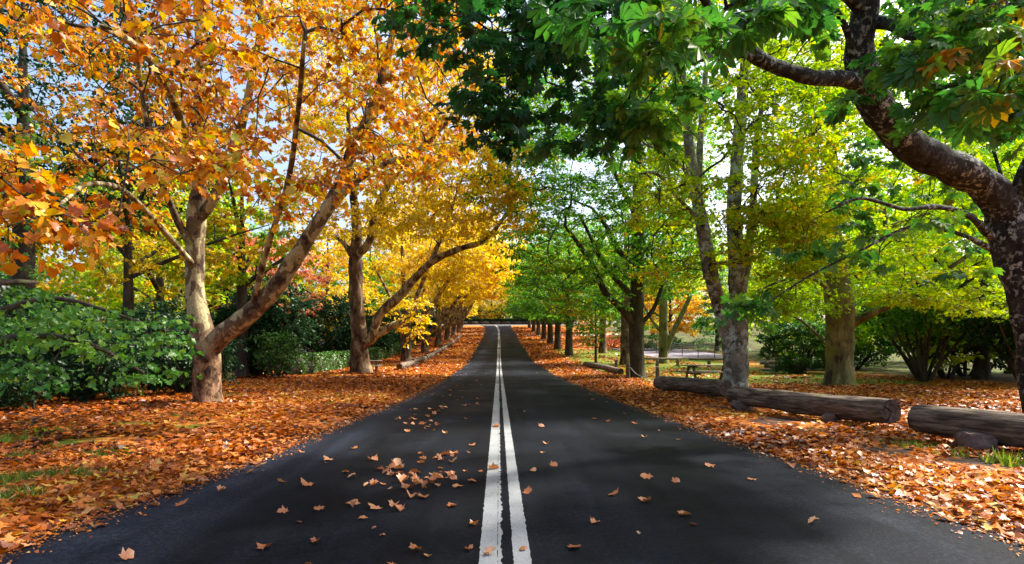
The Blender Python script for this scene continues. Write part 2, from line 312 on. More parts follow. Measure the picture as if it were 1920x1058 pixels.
M['crossroad'] = plain_mat('pale_asphalt', (.20, .20, .21), .8, 0, .25, 5)
M['path'] = plain_mat('shade_tinted_bitumen', (.19, .165, .21), .95, 0, .3, 7)  # lilac tone is the shadow on bitumen, put into the base colour

# ------------------------------------------------------------------ terrain
def litter_amt(x, y):
    a = edge_l(y) - x; b = x - edge_r(y)
    if a > 0: v = 1.0 - max(0, (a - 9) / 6)
    elif b > 0:
        v = 1.0 - (.80 + .9 * nz(x * 1.1, y * 1.1, 31)) * math.exp(-((b - 1.9 - .6 * nz(x * .3, y * .5, 12)) / .8) ** 2) * (1 if y < 16 else .2) - max(0, (b - 13) / 9)
        if 25 < y < 75 and 4 < b < 16: v -= .55
    else: v = 0.6
    return max(0, min(1, v))
def grass_amt(x, y):
    a = edge_l(y) - x; b = x - edge_r(y); v = 0.0
    if b > 3.2 and 25 < y < 75 and b < 16: v = .50
    elif b > 14: v = .35 if y > 35 else .12
    elif b > 2 and y < 25: v = .12
    if a > 1.2 and y < 12: v = .22 + .06 * min(a - 1.2, 3)
    elif a > 0.5: v = max(v, .10)
    return v
def build_ground():
    ys = np.concatenate([np.arange(-40, -4, 3.), np.arange(-4, 30, .3), np.arange(30, 60, .8), np.arange(60, 180, 2.5), np.arange(180, 420, 20.), [500, 700, 880]])
    xs = np.concatenate([[-600, -350, -200, -120, -80, -60], np.arange(-50, -20, 2.5), np.arange(-20, -10, .7), np.arange(-10, -2.4, .22), [-1.6, 0, 1.6], np.arange(2.4, 10, .22), np.arange(10, 24, .7), np.arange(24, 60, 3), [60, 80, 120, 200, 350, 600]])
    V = np.zeros((len(ys), len(xs), 3)); lit = np.zeros((len(ys), len(xs))); gra = np.zeros_like(lit); gri = np.zeros_like(lit)
    for i, y in enumerate(ys):
        cy_ = float(center(y)) if y < 160 else -4.6
        for j, x in enumerate(xs):
            X = x + cy_; V[i, j] = (X, y, gz(X, y)); lit[i, j] = litter_amt(X, y); gra[i, j] = grass_amt(X, y); gri[i, j] = math.exp(-((max(edge_l(y) - X, X - edge_r(y)) - .15) / .3) ** 2)
    n, m_ = len(ys), len(xs)
    I = np.arange(n * m_).reshape(n, m_); Q = np.stack([I[:-1, :-1], I[:-1, 1:], I[1:, 1:], I[1:, :-1]], -1).reshape(-1, 4)
    me = mesh_np('ground', V.reshape(-1, 3), Q.ravel(), np.full(len(Q), 4), None, True)
    for nm, a in (('litter', lit), ('grass', gra), ('grit', gri)):
        at = me.attributes.new(nm, 'FLOAT', 'POINT'); at.data.foreach_set('value', a.ravel().astype(np.float32))
    struct(link('ground', me, M['ground']))
build_ground()

def strip(name, mat, ys, xl, xr, dz, cols=1, camber=0.0, smooth=True):
    V = []
    for y, a, b in zip(ys, xl, xr):
        for k in range(cols + 1):
            u = k / cols; V.append((a + (b - a) * u, y, float(prof(y)) + dz + camber * (1 - (2 * u - 1) ** 2)))
    n, m_ = len(ys), cols + 1
    I = np.arange(n * m_).reshape(n, m_); Q = np.stack([I[:-1, :-1], I[:-1, 1:], I[1:, 1:], I[1:, :-1]], -1).reshape(-1, 4)
    return link(name, mesh_np(name, np.array(V), Q.ravel(), np.full(len(Q), 4), None, smooth), mat)
ry = np.concatenate([np.arange(-30, 40, .25), np.arange(40, 156, 1.5)])
wob = np.array([.09 * nz(y * .7, 3.3) + .05 * nz(y * 2.6, 9.1) for y in ry]); wob2 = np.array([.09 * nz(y * .7, 13.3) + .05 * nz(y * 2.6, 19.1) for y in ry])
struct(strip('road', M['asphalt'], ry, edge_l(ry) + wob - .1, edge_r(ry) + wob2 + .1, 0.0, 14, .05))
ROADZ = lambda x, y: float(prof(y)) + .05 * (1 - (2 * (x - edge_l(y) + .1) / (edge_r(y) - edge_l(y) + .2) - 1) ** 2)
def marking(name, a, b, ja, jb, seed):
    ys = np.concatenate([np.arange(0.5, 14, .04), np.arange(14, 40, .25), np.arange(40, 152, 1.0)])
    rg = np.random.default_rng(seed)
    A = center(ys) + a + rg.normal(0, ja, len(ys)); B = center(ys) + b + rg.normal(0, jb, len(ys))
    V = []
    for y, p, q in zip(ys, A, B): V += [(p, y, ROADZ(p, y) + .005), (q, y, ROADZ(q, y) + .005)]
    I = np.arange(len(V)).reshape(-1, 2); Q = np.stack([I[:-1, 0], I[:-1, 1], I[1:, 1], I[1:, 0]], -1)
    o = link(name, mesh_np(name, np.array(V), Q.ravel(), np.full(len(Q), 4)), M['paint']); struct(o)
marking('centre_line', -.180, -.052, .003, .0015, 1)
marking('centre_line', .058, .180, .003, .003, 2)
marking('centre_line', -.049, -.022, .0015, .008, 3)
# side roads far up the hill
ys = np.arange(149, 160, 1.0); struct(strip('cross_road', M['crossroad'], ys, np.full(len(ys), -34.), np.full(len(ys), 30.), .06, 8))
ys = np.arange(108, 114.5, .5); struct(strip('driveway', M['sand'], ys, edge_r(ys) + .1, np.full(len(ys), 22.), .06, 8))
ys = np.arange(112, 117, .5); struct(strip('driveway', M['sand'], ys, np.full(len(ys), -16.), edge_l(ys) - .1, .06, 8))
ys = np.arange(58, 76, 1.); struct(strip('path', M['path'], ys, 14.5 + (ys - 58) * -.12, 23 + (ys - 58) * -.12, .09, 6))

# ------------------------------------------------------------------ leaf shapes (base at 0,0; length along x)
def fan(center_pt, outline):
    V = [center_pt] + outline; n = len(outline)
    return np.array(V, float), [(0, 1 + i, 1 + (i + 1) % n) for i in range(n)]
def sym(half): return half + [(x, -y) for x, y in reversed(half[:-1])]
def zfold(V, fold=.22, curl=.12):
    V = np.array([(v[0], v[1], fold * abs(v[1]) - curl * v[0] ** 2) for v in V]); return V
_h = [(0, .06), (-.08, .42), (.12, .36), (.40, .60), (.48, .34), (.72, .34), (1.0, 0)]
T_PLANE = fan((.22, 0), [(0, 0)] + [p for p in sym(_h)]); T_PLANE = (zfold(T_PLANE[0]), T_PLANE[1])
_h2 = [(-.04, .38), (.18, .30), (.42, .56), (.54, .28), (1.0, 0)]
T_STAR = fan((.25, 0), [(0, 0)] + sym(_h2)); T_STAR = (zfold(T_STAR[0]), T_STAR[1])
_h3 = [(.02, .40), (.45, .48), (1.0, 0)]
T_HEX = (zfold([(0, 0)] + sym(_h3), .25), [(0, 3, 2, 1), (0, 5, 4, 3)])
T_KITE = (zfold([(0, 0), (.45, .36), (1, 0), (.45, -.36)], .3), [(0, 2, 1), (0, 3, 2)])
def palmate(nl, pts):
    V, Fc = [], []
    for k in range(nl):
        a = math.radians(-105 + 210 * k / (nl - 1)); ln = 1.0 - .32 * abs(k - (nl - 1) / 2) / ((nl - 1) / 2); b = len(V)
        for (x, y) in pts:
            x, y = x * ln, y * ln; z = .35 * abs(y) - .28 * x * x
            V.append((.02 + x * math.cos(a) - y * math.sin(a), x * math.sin(a) + y * math.cos(a), z))
        m_ = len(pts) // 2
        if len(pts) == 4: Fc += [(b, b + 2, b + 1), (b, b + 3, b + 2)]
        else: Fc += [(b, b + 3, b + 2, b + 1), (b, b + 5, b + 4, b + 3)]
    return np.array(V), Fc
T_CHEST = palmate(7, [(0, 0), (.42, .10), (.74, .19), (1, 0), (.74, -.19), (.42, -.10)])
T_CHEST_S = palmate(7, [(0, 0), (.68, .21), (1, 0), (.68, -.21)])

def leaves_mesh(name, T, pos, fx, fy, fz, size, tint):
    TV, TF = T; n, k = len(pos), len(TV)
    V = pos[:, None, :] + size[:, None, None] * (TV[None, :, 0:1] * fx[:, None, :] + TV[None, :, 1:2] * fy[:, None, :] + TV[None, :, 2:3] * fz[:, None, :])
    idx = np.concatenate([np.array(f) for f in TF]); sz = np.array([len(f) for f in TF])
    I = (np.arange(n)[:, None] * k + idx[None]).ravel(); S = np.tile(sz, n)
    return mesh_np(name, V.reshape(-1, 3), I, S, np.repeat(tint, k))
def unit(v): return v / np.maximum(np.linalg.norm(v, axis=-1, keepdims=True), 1e-9)
def frames(dirs, nrm):
    fx = unit(dirs); fy = unit(np.cross(nrm, fx)); return fx, fy, np.cross(fx, fy)

# ------------------------------------------------------------------ trees
def catmull(pts, step):
    pts = np.asarray(pts, float); out = []
    Pp = np.vstack([2 * pts[0] - pts[1], pts, 2 * pts[-1] - pts[-2]])
    for i in range(1, len(Pp) - 2):
        p0, p1, p2, p3 = Pp[i - 1], Pp[i], Pp[i + 1], Pp[i + 2]
        n = max(2, int(np.linalg.norm(p2[:3] - p1[:3]) / step))
        for t in np.arange(n) / n:
            out.append(.5 * (2 * p1 + (p2 - p0) * t + (2 * p0 - 5 * p1 + 4 * p2 - p3) * t * t + (3 * p1 - p0 - 3 * p2 + p3) * t ** 3))
    out.append(pts[-1]); out = np.array(out); out[:, 3] = np.maximum(out[:, 3], .008); return out

def tube(mb, pts, rad, k, lump=0.0, seed=0, cap=True, flare=0.0):
    pts = np.asarray(pts, float); n = len(pts); tn = np.zeros_like(pts); tn[1:-1] = pts[2:] - pts[:-2]; tn[0] = pts[1] - pts[0]; tn[-1] = pts[-1] - pts[-2]; tn = unit(tn)
    u = np.cross(tn[0], (0.0, 1.0, 0.0)); u = u if np.linalg.norm(u) > .2 else np.cross(tn[0], (1.0, 0, 0)); u = u / np.linalg.norm(u)
    ang = np.arange(k) * 2 * math.pi / k; ca, sa = np.cos(ang)[:, None], np.sin(ang)[:, None]; V = np.zeros((n, k, 3))
    for i in range(n):
        u = u - tn[i] * np.dot(u, tn[i]); u /= max(np.linalg.norm(u), 1e-9); v = np.cross(tn[i], u)
        d = ca * u + sa * v; r = np.full(k, rad[i])
        if lump:
            for q in range(k):
                p = pts[i] + d[q] * rad[i]
                r[q] *= 1 + lump * (nz(p[0] * 2.2 + seed, p[1] * 2.2, p[2] * 1.3) + .5 * nz(p[0] * 5 + seed, p[1] * 5, p[2] * 3.4))
                if flare:
                    hgt = max(0.0, 1 - (pts[i][2] - pts[0][2]) / .55); r[q] *= 1 + flare * hgt ** 2 * (.55 + .45 * math.sin(5 * ang[q] + seed) + .3 * math.sin(9 * ang[q]))
        V[i] = pts[i] + d * r[:, None]
    I = np.arange(n * k).reshape(n, k); J = np.roll(I, -1, axis=1)
    Q = np.stack([I[:-1], J[:-1], J[1:], I[1:]], -1).reshape(-1, 4)
    base = mb.n; mb.add_quads(V.reshape(-1, 3), Q)
    if cap and k > 3: mb.add(np.zeros((0, 3)), []); mb.I.extend([base + (n - 1) * k + q for q in range(k)]); mb.S.append(k)

def grow(limb_pts, clumps, rng, attach_r=9, wig=.12, rtip=.008, arch=.12):
    P0 = np.concatenate([l[:, :3] for l in limb_pts]); R0 = np.concatenate([l[:, 3] for l in limb_pts])
    T0 = np.concatenate([unit(np.gradient(l[:, :3], axis=0)) for l in limb_pts])
    keep = R0 < attach_r
    P0, R0, T0 = P0[keep], R0[keep], T0[keep]; n0 = len(P0); cap = n0 + len(clumps) * 7 + 10
    Pn = np.zeros((cap, 3)); Tn = np.zeros((cap, 3)); Rn = np.zeros(cap); par = np.full(cap, -1); Pn[:n0] = P0; Tn[:n0] = T0; Rn[:n0] = R0; n = n0
    dmin = np.array([np.min(np.linalg.norm(P0 - c, axis=1)) for c in clumps]); paths = []
    for ci in np.argsort(dmin):
        c = clumps[ci]; dv = c - Pn[:n]; dist = np.linalg.norm(dv, axis=1) + 1e-6
        j = int(np.argmin(dist * (1.45 - .45 * (dv * Tn[:n]).sum(1) / dist))); L = dist[j]; dr = dv[j] / L
        m_ = int(min(6, max(2, L / .45))); t = (np.arange(1, m_ + 1) / m_)[:, None]
        p1 = Pn[j] + (Tn[j] * .55 + dr * .45) * L * .33; p2 = c - dr * L * .3 + np.array([0, 0, arch * L])
        q = (1 - t) ** 3 * Pn[j] + 3 * (1 - t) ** 2 * t * p1 + 3 * (1 - t) * t * t * p2 + t ** 3 * c
        q[:-1] += rng.normal(0, wig * min(L, 2.0) / m_ , (m_ - 1, 3)); ids = list(range(n, n + m_))
        Pn[n:n + m_] = q; prev = np.vstack([Pn[j], q[:-1]]); Tn[n:n + m_] = unit(q - prev); par[n:n + m_] = [j] + ids[:-1]; n += m_; paths.append((j, ids))
    load = np.zeros(n); 
    for _, ids in paths: load[ids[-1]] += 1
    for i in range(n - 1, n0 - 1, -1): load[par[i]] += load[i]
    for i in range(n0, n): Rn[i] = min(rtip * load[i] ** .48, Rn[par[i]] * .92)
    return Pn, Rn, paths

def spray(clumps, crad, rng, K, L, flat=.35, droop=.25, tilt=.5, lsize=.2, ctint=None, tvar=.45, petiole=.06, cscale=None):
    M_ = len(clumps); a = rng.uniform(0, 2 * math.pi, (M_, K)); a = a * .35 + (np.arange(K) * 2 * math.pi / K)[None] + a[:, :1] * .65
    td = np.stack([np.cos(a), np.sin(a), rng.normal(0, flat, (M_, K))], -1); td = unit(td); ln = rng.uniform(.45, 1.05, (M_, K)) * crad
    ends = clumps[:, None] + td * ln[..., None]
    s = rng.uniform(.22, 1.05, (M_, K, L)); lp = clumps[:, None, None] + td[:, :, None] * (ln[..., None] * s)[..., None]
    lp = lp - np.array([0, 0, 1.]) * (droop * .35 * (ln[..., None] * s) ** 2 / max(crad, .1))[..., None]
    side = rng.normal(0, 1, lp.shape); side[..., 2] *= .6; lp = lp + unit(side) * petiole * rng.uniform(.3, 1.2, lp.shape[:-1])[..., None]
    ld = unit(unit(td[:, :, None] + unit(side) * .9) - np.array([0, 0, 1.]) * (droop * rng.uniform(.3, 2.0, lp.shape[:-1]))[..., None])
    nr = np.array([0, 0, 1.]) + rng.normal(0, tilt, lp.shape); nr = unit(nr)
    sz = lsize * rng.uniform(.62, 1.18, lp.shape[:-1])
    if cscale is not None: sz = sz * cscale[:, None, None]
    if ctint is None: ctint = rng.uniform(0, 1, M_)
    tn = np.clip(ctint[:, None, None] * (1 - tvar) + rng.uniform(0, 1, lp.shape[:-1]) * tvar, 0, 1)
    return ends, lp.reshape(-1, 3), ld.reshape(-1, 3), nr.reshape(-1, 3), sz.ravel(), tn.ravel()

def build_tree(name, label, cat, base, limbs, clumps, leaf, bark, seed, K=4, L=3, crad=.6, lsize=.2, T=T_STAR, group=None, flat=.35, droop=.25, tilt=.5,
               ctint=None, tvar=.45, twigs=True, attach_r=.30, wig=.14, rtip=.008, hero=0, heroT=None, step=.3, ksides=14, lump=.10, flare=.35, arch=.12, trunk_name='trunk', limb_mat=None, cscale=None, twig_mat=None):
    rng = np.random.default_rng(seed); base = np.asarray(base, float); root = empty(name, base, label, cat, group)
    lp = [catmull(l, step) for l in limbs]
    for i, l in enumerate(lp):
        mb = MB(); k = ksides if l[0, 3] > .2 else (9 if l[0, 3] > .09 else 6)
        tube(mb, l[:, :3], l[:, 3], k, lump if l[0, 3] > .06 else 0, seed, True, flare if i == 0 else 0)
        mb.build(trunk_name if i == 0 else 'limb', M[bark] if i == 0 or limb_mat is None else M[limb_mat], root, True, base)
    clumps = np.asarray(clumps, float)
    Pn, Rn, paths = grow(lp, clumps, rng, attach_r, wig, rtip, arch); mb = MB()
    for j, ids in paths:
        pts = np.vstack([Pn[j], Pn[ids]]); r = np.concatenate([[min(Rn[ids[0]] * 1.2, Rn[j] * .95)], Rn[ids]]); tube(mb, pts, r, 6 if r[0] > .05 else (4 if r[0] > .02 else 3), 0, 0, False)
    ends, lpz, ld, nr, sz, tn = spray(clumps, crad, rng, K, L, flat, droop, tilt, lsize, ctint, tvar, lsize * .35, cscale)
    if twigs:
        c = np.repeat(clumps, K, axis=0); e = ends.reshape(-1, 3); mid = (c + e) / 2 + rng.normal(0, .04, c.shape); n = len(c)
        o3 = np.array([[.005, 0, 0], [-.0025, .0043, 0], [-.0025, -.0043, 0]]) * (1.0 if crad < .9 else 1.6)
        V = np.stack([c[:, None] + o3 * 1.3, mid[:, None] + o3, e[:, None] + o3 * .5], 1).reshape(-1, 3)
        b = (np.arange(n) * 9)[:, None]; q = np.array([[0, 1, 4, 3], [1, 2, 5, 4], [2, 0, 3, 5], [3, 4, 7, 6], [4, 5, 8, 7], [5, 3, 6, 8]]).reshape(-1)
        mb.V.append(V); mb.I.extend((b + q[None] + mb.n).ravel().tolist()); mb.S.extend([4] * (6 * n)); mb.T.append(np.zeros(len(V))); mb.n += len(V)
    stuff(mb.build('branches', M[twig_mat or limb_mat or bark], root, False, base))
    fx, fy, fz = frames(ld, nr); keep = np.ones(len(lpz), bool)
    if hero:
        px = CX + lpz[:, 0] / lpz[:, 1] * F; py = YH - (lpz[:, 2] - H) / lpz[:, 1] * F
        vis = (px > 0) & (px < 1920) & (py > 0) & (py < 1058) & (lpz[:, 1] > 1)
        score = np.where(vis, sz / lpz[:, 1], -1); ids = np.argsort(-score)[:hero]; keep[ids] = False; tm = {}
        for i in ids:
            b = int(tn[i] * 15.99)
            if b not in tm:
                TV, TF = heroT; tm[b] = mesh_np('leaf', TV, np.concatenate([np.array(f) for f in TF]), [len(f) for f in TF], np.full(len(TV), (b + .5) / 16)); tm[b].materials.append(M[leaf])
            o = bpy.data.objects.new('leaf', tm[b]); COL.objects.link(o); o.parent = root; s = sz[i]; p = lpz[i] - base
            o.matrix_local = Matrix([[fx[i][r] * s, fy[i][r] * s, fz[i][r] * s, p[r]] for r in range(3)] + [[0, 0, 0, 1]])
    stuff(link('foliage', leaves_mesh('foliage', T, (lpz - base)[keep], fx[keep], fy[keep], fz[keep], sz[keep], tn[keep]), M[leaf], root))
    return root

def zone(rng, n, x0, x1, y0, y1, d0, d1, test=None):
    out = []
    while len(out) < n:
        x, y, d = rng.uniform(x0, x1), rng.uniform(y0, y1), rng.uniform(d0, d1)
        if test is None or test(x, y, d): out.append(P(x, y, d))
    return np.array(out)
def ell(rng, n, c, r, shell=.35, zmin=None):
    out = []
    while len(out) < n:
        v = rng.normal(0, 1, 3); v /= np.linalg.norm(v); v *= rng.uniform(shell, 1) ** .6; p = np.array(c) + v * np.array(r)
        if zmin is None or p[2] > zmin: out.append(p)
    return np.array(out)
def LP(pts): return np.array([[*P(x, y, d), r] for x, y, d, r in pts])
def clump_tint(c, scale, seed, lo=0, hi=1):
    return np.clip(np.array([.5 + .75 * nz(*(p * scale + seed)) for p in c]), 0, 1) * (hi - lo) + lo

# ---- plane tree with the low fork, beside the road
rng = np.random.default_rng(11)
limbs = [LP([(391, 765, 16.5, .43), (390, 735, 16.5, .41), (388, 690, 16.5, .39), (386, 648, 16.5, .43), (376, 610, 16.5, .33), (367, 550, 16.6, .29), (366, 480, 16.6, .28), (369, 405, 16.5, .28), (375, 340, 16.4, .21), (372, 250, 16.2, .18), (378, 150, 16, .15), (372, 50, 15.8, .12), (365, -60, 15.5, .09), (360, -220, 15, .05)]),
         LP([(392, 655, 16.5, .34), (425, 622, 16.35, .31), (470, 588, 16.1, .28), (520, 535, 15.8, .26), (560, 475, 15.5, .23), (600, 412, 15.2, .20), (640, 358, 15, .16)]),
         LP([(598, 415, 15.2, .17), (640, 335, 15, .15), (680, 240, 14.6, .13), (712, 160, 14.2, .12), (735, 70, 14, .10), (750, -30, 13.5, .08), (760, -180, 13, .05)]),
         LP([(628, 372, 15, .15), (690, 322, 14.7, .11), (745, 300, 14.3, .09), (800, 270, 14, .06), (850, 215, 13.5, .035)]),
         LP([(371, 415, 16.5, .17), (402, 370, 16.2, .16), (432, 310, 16, .14), (452, 240, 15.8, .12), (472, 150, 15.5, .1), (487, 60, 15, .08), (495, -80, 14.5, .05)]),
         LP([(366, 470, 16.5, .13), (338, 425, 16.2, .12), (310, 360, 15.6, .09), (290, 300, 15, .08), (270, 200, 14.3, .06), (255, 80, 13.5, .04)]),
         LP([(375, 330, 16.4, .12), (345, 240, 14, .10), (305, 150, 11, .08), (260, 90, 8.5, .055), (190, 50, 7, .035)]),
         LP([(365, 500, 16.6, .10), (295, 420, 14.5, .08), (235, 360, 12, .06), (170, 345, 9, .04), (110, 385, 6.6, .02)]),
         LP([(470, 588, 16.1, .10), (500, 470, 14.8, .08), (540, 340, 13, .07), (560, 200, 11, .055), (570, 80, 9.5, .04)])]
cl = np.concatenate([zone(rng, 100, -60, 430, -60, 290, 12.5, 19, lambda x, y, d: x > 130 or y < 80 or rng.random() < .3), zone(rng, 46, -60, 430, -60, 280, 6.2, 11, lambda x, y, d: (y < 70 + x * .25 or x > 250 or rng.random() < .12)),
                     zone(rng, 7, -60, 60, 280, 340, 5.6, 7), zone(rng, 10, -60, 230, 385, 440, 5.2, 6.6), zone(rng, 12, 300, 470, 270, 335, 6.5, 8.5), zone(rng, 7, 480, 640, 330, 400, 7.5, 9.5),
                     zone(rng, 330, 330, 900, -60, 330, 9.5, 18, lambda x, y, d: not (500 < x < 640 and 240 < y) and y < 330 - max(0, (x - 800)) * .8),
                     zone(rng, 90, 60, 420, 40, 420, 14, 20), zone(rng, 90, -200, 900, -480, -60, 10, 18)])
for l in limbs: l[:, 3] *= .9
build_tree('plane_tree', 'orange-leaved plane tree with a low forked mottled trunk and large near leaves', 'tree', P(391, 757, 16.5), limbs, cl, 'plane', 'bark_plane', 11,
           K=5, L=6, crad=.62, lsize=.12, T=T_STAR, hero=300, heroT=T_PLANE, droop=.5, tilt=.75, ctint=clump_tint(cl, .35, 3), tvar=.75, ksides=22, step=.16, lump=.14, rtip=.008, twig_mat='bark_dark')

# ---- horse chestnut leaning over the right verge
rng = np.random.default_rng(21)
limbs = [LP([(1962, 812, 11.5, .52), (1958, 760, 11.5, .49), (1950, 690, 11.5, .47), (1940, 620, 11.5, .45), (1918, 540, 11.5, .45), (1892, 460, 11.5, .46), (1878, 395, 11.5, .44), (1872, 350, 11.4, .30)]),
         LP([(1890, 420, 11.5, .40), (1840, 352, 11.3, .35), (1780, 318, 11, .33), (1720, 288, 10.7, .31), (1665, 245, 10.4, .29), (1628, 195, 10.1, .29), (1606, 140, 9.9, .28), (1600, 80, 9.7, .25), (1607, 20, 9.5, .22), (1615, -70, 9.2, .17), (1640, -220, 9, .10)]),
         LP([(1612, 160, 9.9, .17), (1565, 148, 9.6, .15), (1510, 147, 9.3, .14), (1450, 128, 8.9, .125), (1400, 105, 8.5, .11), (1355, 65, 8, .09), (1320, 25, 7.5, .07), (1270, -40, 7, .05), (1190, -60, 6.4, .03)]),
         LP([(1410, 108, 8.5, .07), (1345, 98, 8, .055), (1290, 112, 7.4, .045), (1230, 98, 6.7, .03), (1130, 50, 6, .018)]),
         LP([(1605, 45, 9.6, .13), (1650, 42, 9.4, .115), (1690, 62, 9, .105), (1740, 76, 8.6, .09), (1800, 102, 8, .07), (1880, 135, 7, .045), (1960, 160, 6, .03)]),
         LP([(1885, 410, 11.5, .28), (1908, 350, 11.2, .22), (1935, 290, 10.8, .2), (1985, 190, 10, .15), (2050, 40, 9, .09)]),
         LP([(1848, 445, 11.3, .09), (1800, 402, 10.6, .065), (1740, 388, 10, .05), (1680, 392, 9.6, .04), (1600, 372, 9.1, .03), (1535, 398, 8.7, .018)]),
         LP([(1850, 470, 11.3, .07), (1790, 440, 10.8, .05), (1700, 425, 10.3, .035), (1600, 470, 10, .025), (1500, 520, 9.6, .018), (1415, 575, 9.2, .012)]),
         LP([(1607, 20, 9.5, .15), (1500, -80, 8.7, .12), (1350, -120, 8.3, .10), (1200, -100, 8.2, .08), (1050, -40, 8.2, .05), (950, 60, 8.3, .025)]),
         LP([(1590, 120, 9.8, .08), (1575, 60, 9.5, .07), (1555, 20, 9.2, .05), (1540, -40, 9, .03)])]
for q, l in enumerate(limbs): l[:, 3] *= .86; l[:, 0] += .12
def tri(x, y, d):
    lo = np.interp(x, [760, 860, 900, 960, 1100, 1190], [60, 110, 270, 290, 270, 230]); return y < lo
near = [(1110, 45, 5.3), (1060, 30, 6), (1245, 62, 4.9), (1215, 105, 5.1), (1285, 40, 5.4), (1190, 75, 5.6), (1330, 55, 6), (1400, 40, 5.5), (1435, 15, 5.8), (1480, 25, 6.2), (1520, 0, 6), (1880, 175, 4.9), (1840, 185, 5.4), (1905, 120, 5.0), (1825, 90, 6), (1760, 125, 6.2), (1700, 110, 6.6), (1660, 100, 7), (1590, 190, 7.5), (1215, 270, 7.5), (1235, 225, 6.8), (1190, 215, 7),
        (1385, 575, 9.2), (1410, 590, 9.3), (1360, 590, 9.1), (1425, 560, 9.4), (1735, 195, 7), (1530, 60, 8.4), (1870, 60, 5.6), (1790, 40, 6.3)]
cl_near = np.array([P(*p) for p in near])
main_px = np.array([(1890, 420), (1840, 352), (1780, 318), (1720, 288), (1665, 245), (1628, 195), (1606, 140), (1600, 80), (1607, 20), (1612, -40)], float)
side_px = np.array([(1612, 160), (1565, 148), (1510, 147), (1450, 128), (1400, 105), (1355, 65)], float)
def clear_of(p, line, r):
    if p[1] > 11.2: return True
    q = np.array([CX + p[0] / p[1] * F, YH - (p[2] - H) / p[1] * F])
    for a, b in zip(line[:-1], line[1:]):
        t = np.clip(np.dot(q - a, b - a) / np.dot(b - a, b - a), 0, 1)
        if np.linalg.norm(q - a - t * (b - a)) < r: return False
    return True
cl = np.concatenate([cl_near, zone(rng, 105, 760, 1190, -60, 290, 7.4, 9.8, tri), zone(rng, 50, 1150, 1600, -60, 190, 6.5, 10.5, lambda x, y, d: x < 1330 or y < 30 or d > 9.6), zone(rng, 60, 1640, 1960, -60, 260, 6, 10, lambda x, y, d: y < 150 or x > 1730),
                     zone(rng, 11, 1500, 1850, 340, 540, 8.8, 10.8), zone(rng, 110, 900, 2150, -620, -60, 6, 12), ell(rng, 120, P(1960, 150, 13), (5, 3.5, 4), .3)])
cl = np.array([p for i, p in enumerate(cl) if i < len(near) or (clear_of(p, main_px, 88) and clear_of(p, side_px, 78))])
ct = clump_tint(cl, .5, 8, .05, .80); pxs = CX + cl[:, 0] / cl[:, 1] * F; pys = YH - (cl[:, 2] - H) / cl[:, 1] * F
ct[(pxs < 1150) & (pys < 320)] *= .5; ct[pxs > 1150] = ct[pxs > 1150] * .65 + .32
ct[(pxs > 1820) & (pys > 0) & (pys < 170) & (rng.random(len(cl)) < .45)] = 1.0; ct[:30] = np.maximum(ct[:30], .5); ct[13] = .98; cs = np.ones(len(cl)); cs[:22] = 1.4
build_tree('chestnut_tree', 'lichened horse chestnut with a thick bent limb and big palmate leaves', 'tree', P(1962, 800, 11.5), limbs, cl, 'chest', 'bark_chest', 21,
           K=5, L=4, crad=.55, cscale=cs, lsize=.155, T=T_CHEST_S, hero=300, heroT=T_CHEST, droop=.35, tilt=.5, flat=.3, ctint=ct, tvar=.3, ksides=24, step=.14, lump=.26, wig=.2, rtip=.007)

# ---- second plane tree with a long limb arching over the road
rng = np.random.default_rng(31)
limbs = [LP([(678, 706, 36, .72), (676, 690, 36, .62), (674, 655, 36, .52), (672, 610, 36, .47), (668, 560, 36, .42), (666, 500, 36, .42), (668, 470, 36, .36), (668, 420, 35.8, .28), (662, 360, 35.5, .22), (655, 260, 35, .15), (650, 140, 34, .08)]),
         LP([(668, 480, 36, .28), (692, 455, 35.6, .25), (702, 405, 35.2, .22), (728, 345, 34.6, .18), (760, 300, 34, .13), (790, 220, 33, .07)]),
         LP([(664, 485, 36, .22), (640, 450, 36.2, .16), (610, 438, 36.5, .12), (580, 400, 37, .07)]),
         LP([(678, 648, 36, .34), (697, 633, 35.6, .30), (711, 592, 35.2, .28), (758, 546, 34.5, .25), (806, 494, 33.6, .21), (861, 467, 32.6, .17), (909, 450, 31.6, .13), (953, 395, 30.6, .08), (975, 340, 30, .04)]),
         LP([(690, 640, 35.8, .26), (722, 618, 35.8, .23), (758, 601, 36, .19)]),
         LP([(806, 494, 33.6, .13), (830, 440, 33, .1), (850, 380, 32.5, .07), (880, 300, 32, .04)])]
cl = np.concatenate([zone(rng, 320, 540, 940, 120, 470, 28, 40, lambda x, y, d: y < 470 - max(0, (x - 640)) * .15), zone(rng, 120, 700, 1010, 230, 450, 24, 34), zone(rng, 150, 480, 960, -100, 140, 24, 38), zone(rng, 14, 700, 790, 555, 620, 35, 37)])
build_tree('plane_tree', 'yellow plane tree with burred trunk and a pale limb arching over the road', 'tree', P(678, 700, 36), limbs, cl, 'plane_y', 'bark_plane_d', 31,
           K=7, L=14, crad=1.2, lsize=.19, T=T_KITE, droop=.4, tilt=.8, ctint=clump_tint(cl, .2, 5), ksides=16, step=.3, lump=.24, rtip=.012, wig=.22, attach_r=.4, limb_mat='bark_plane', twig_mat='bark_dark')

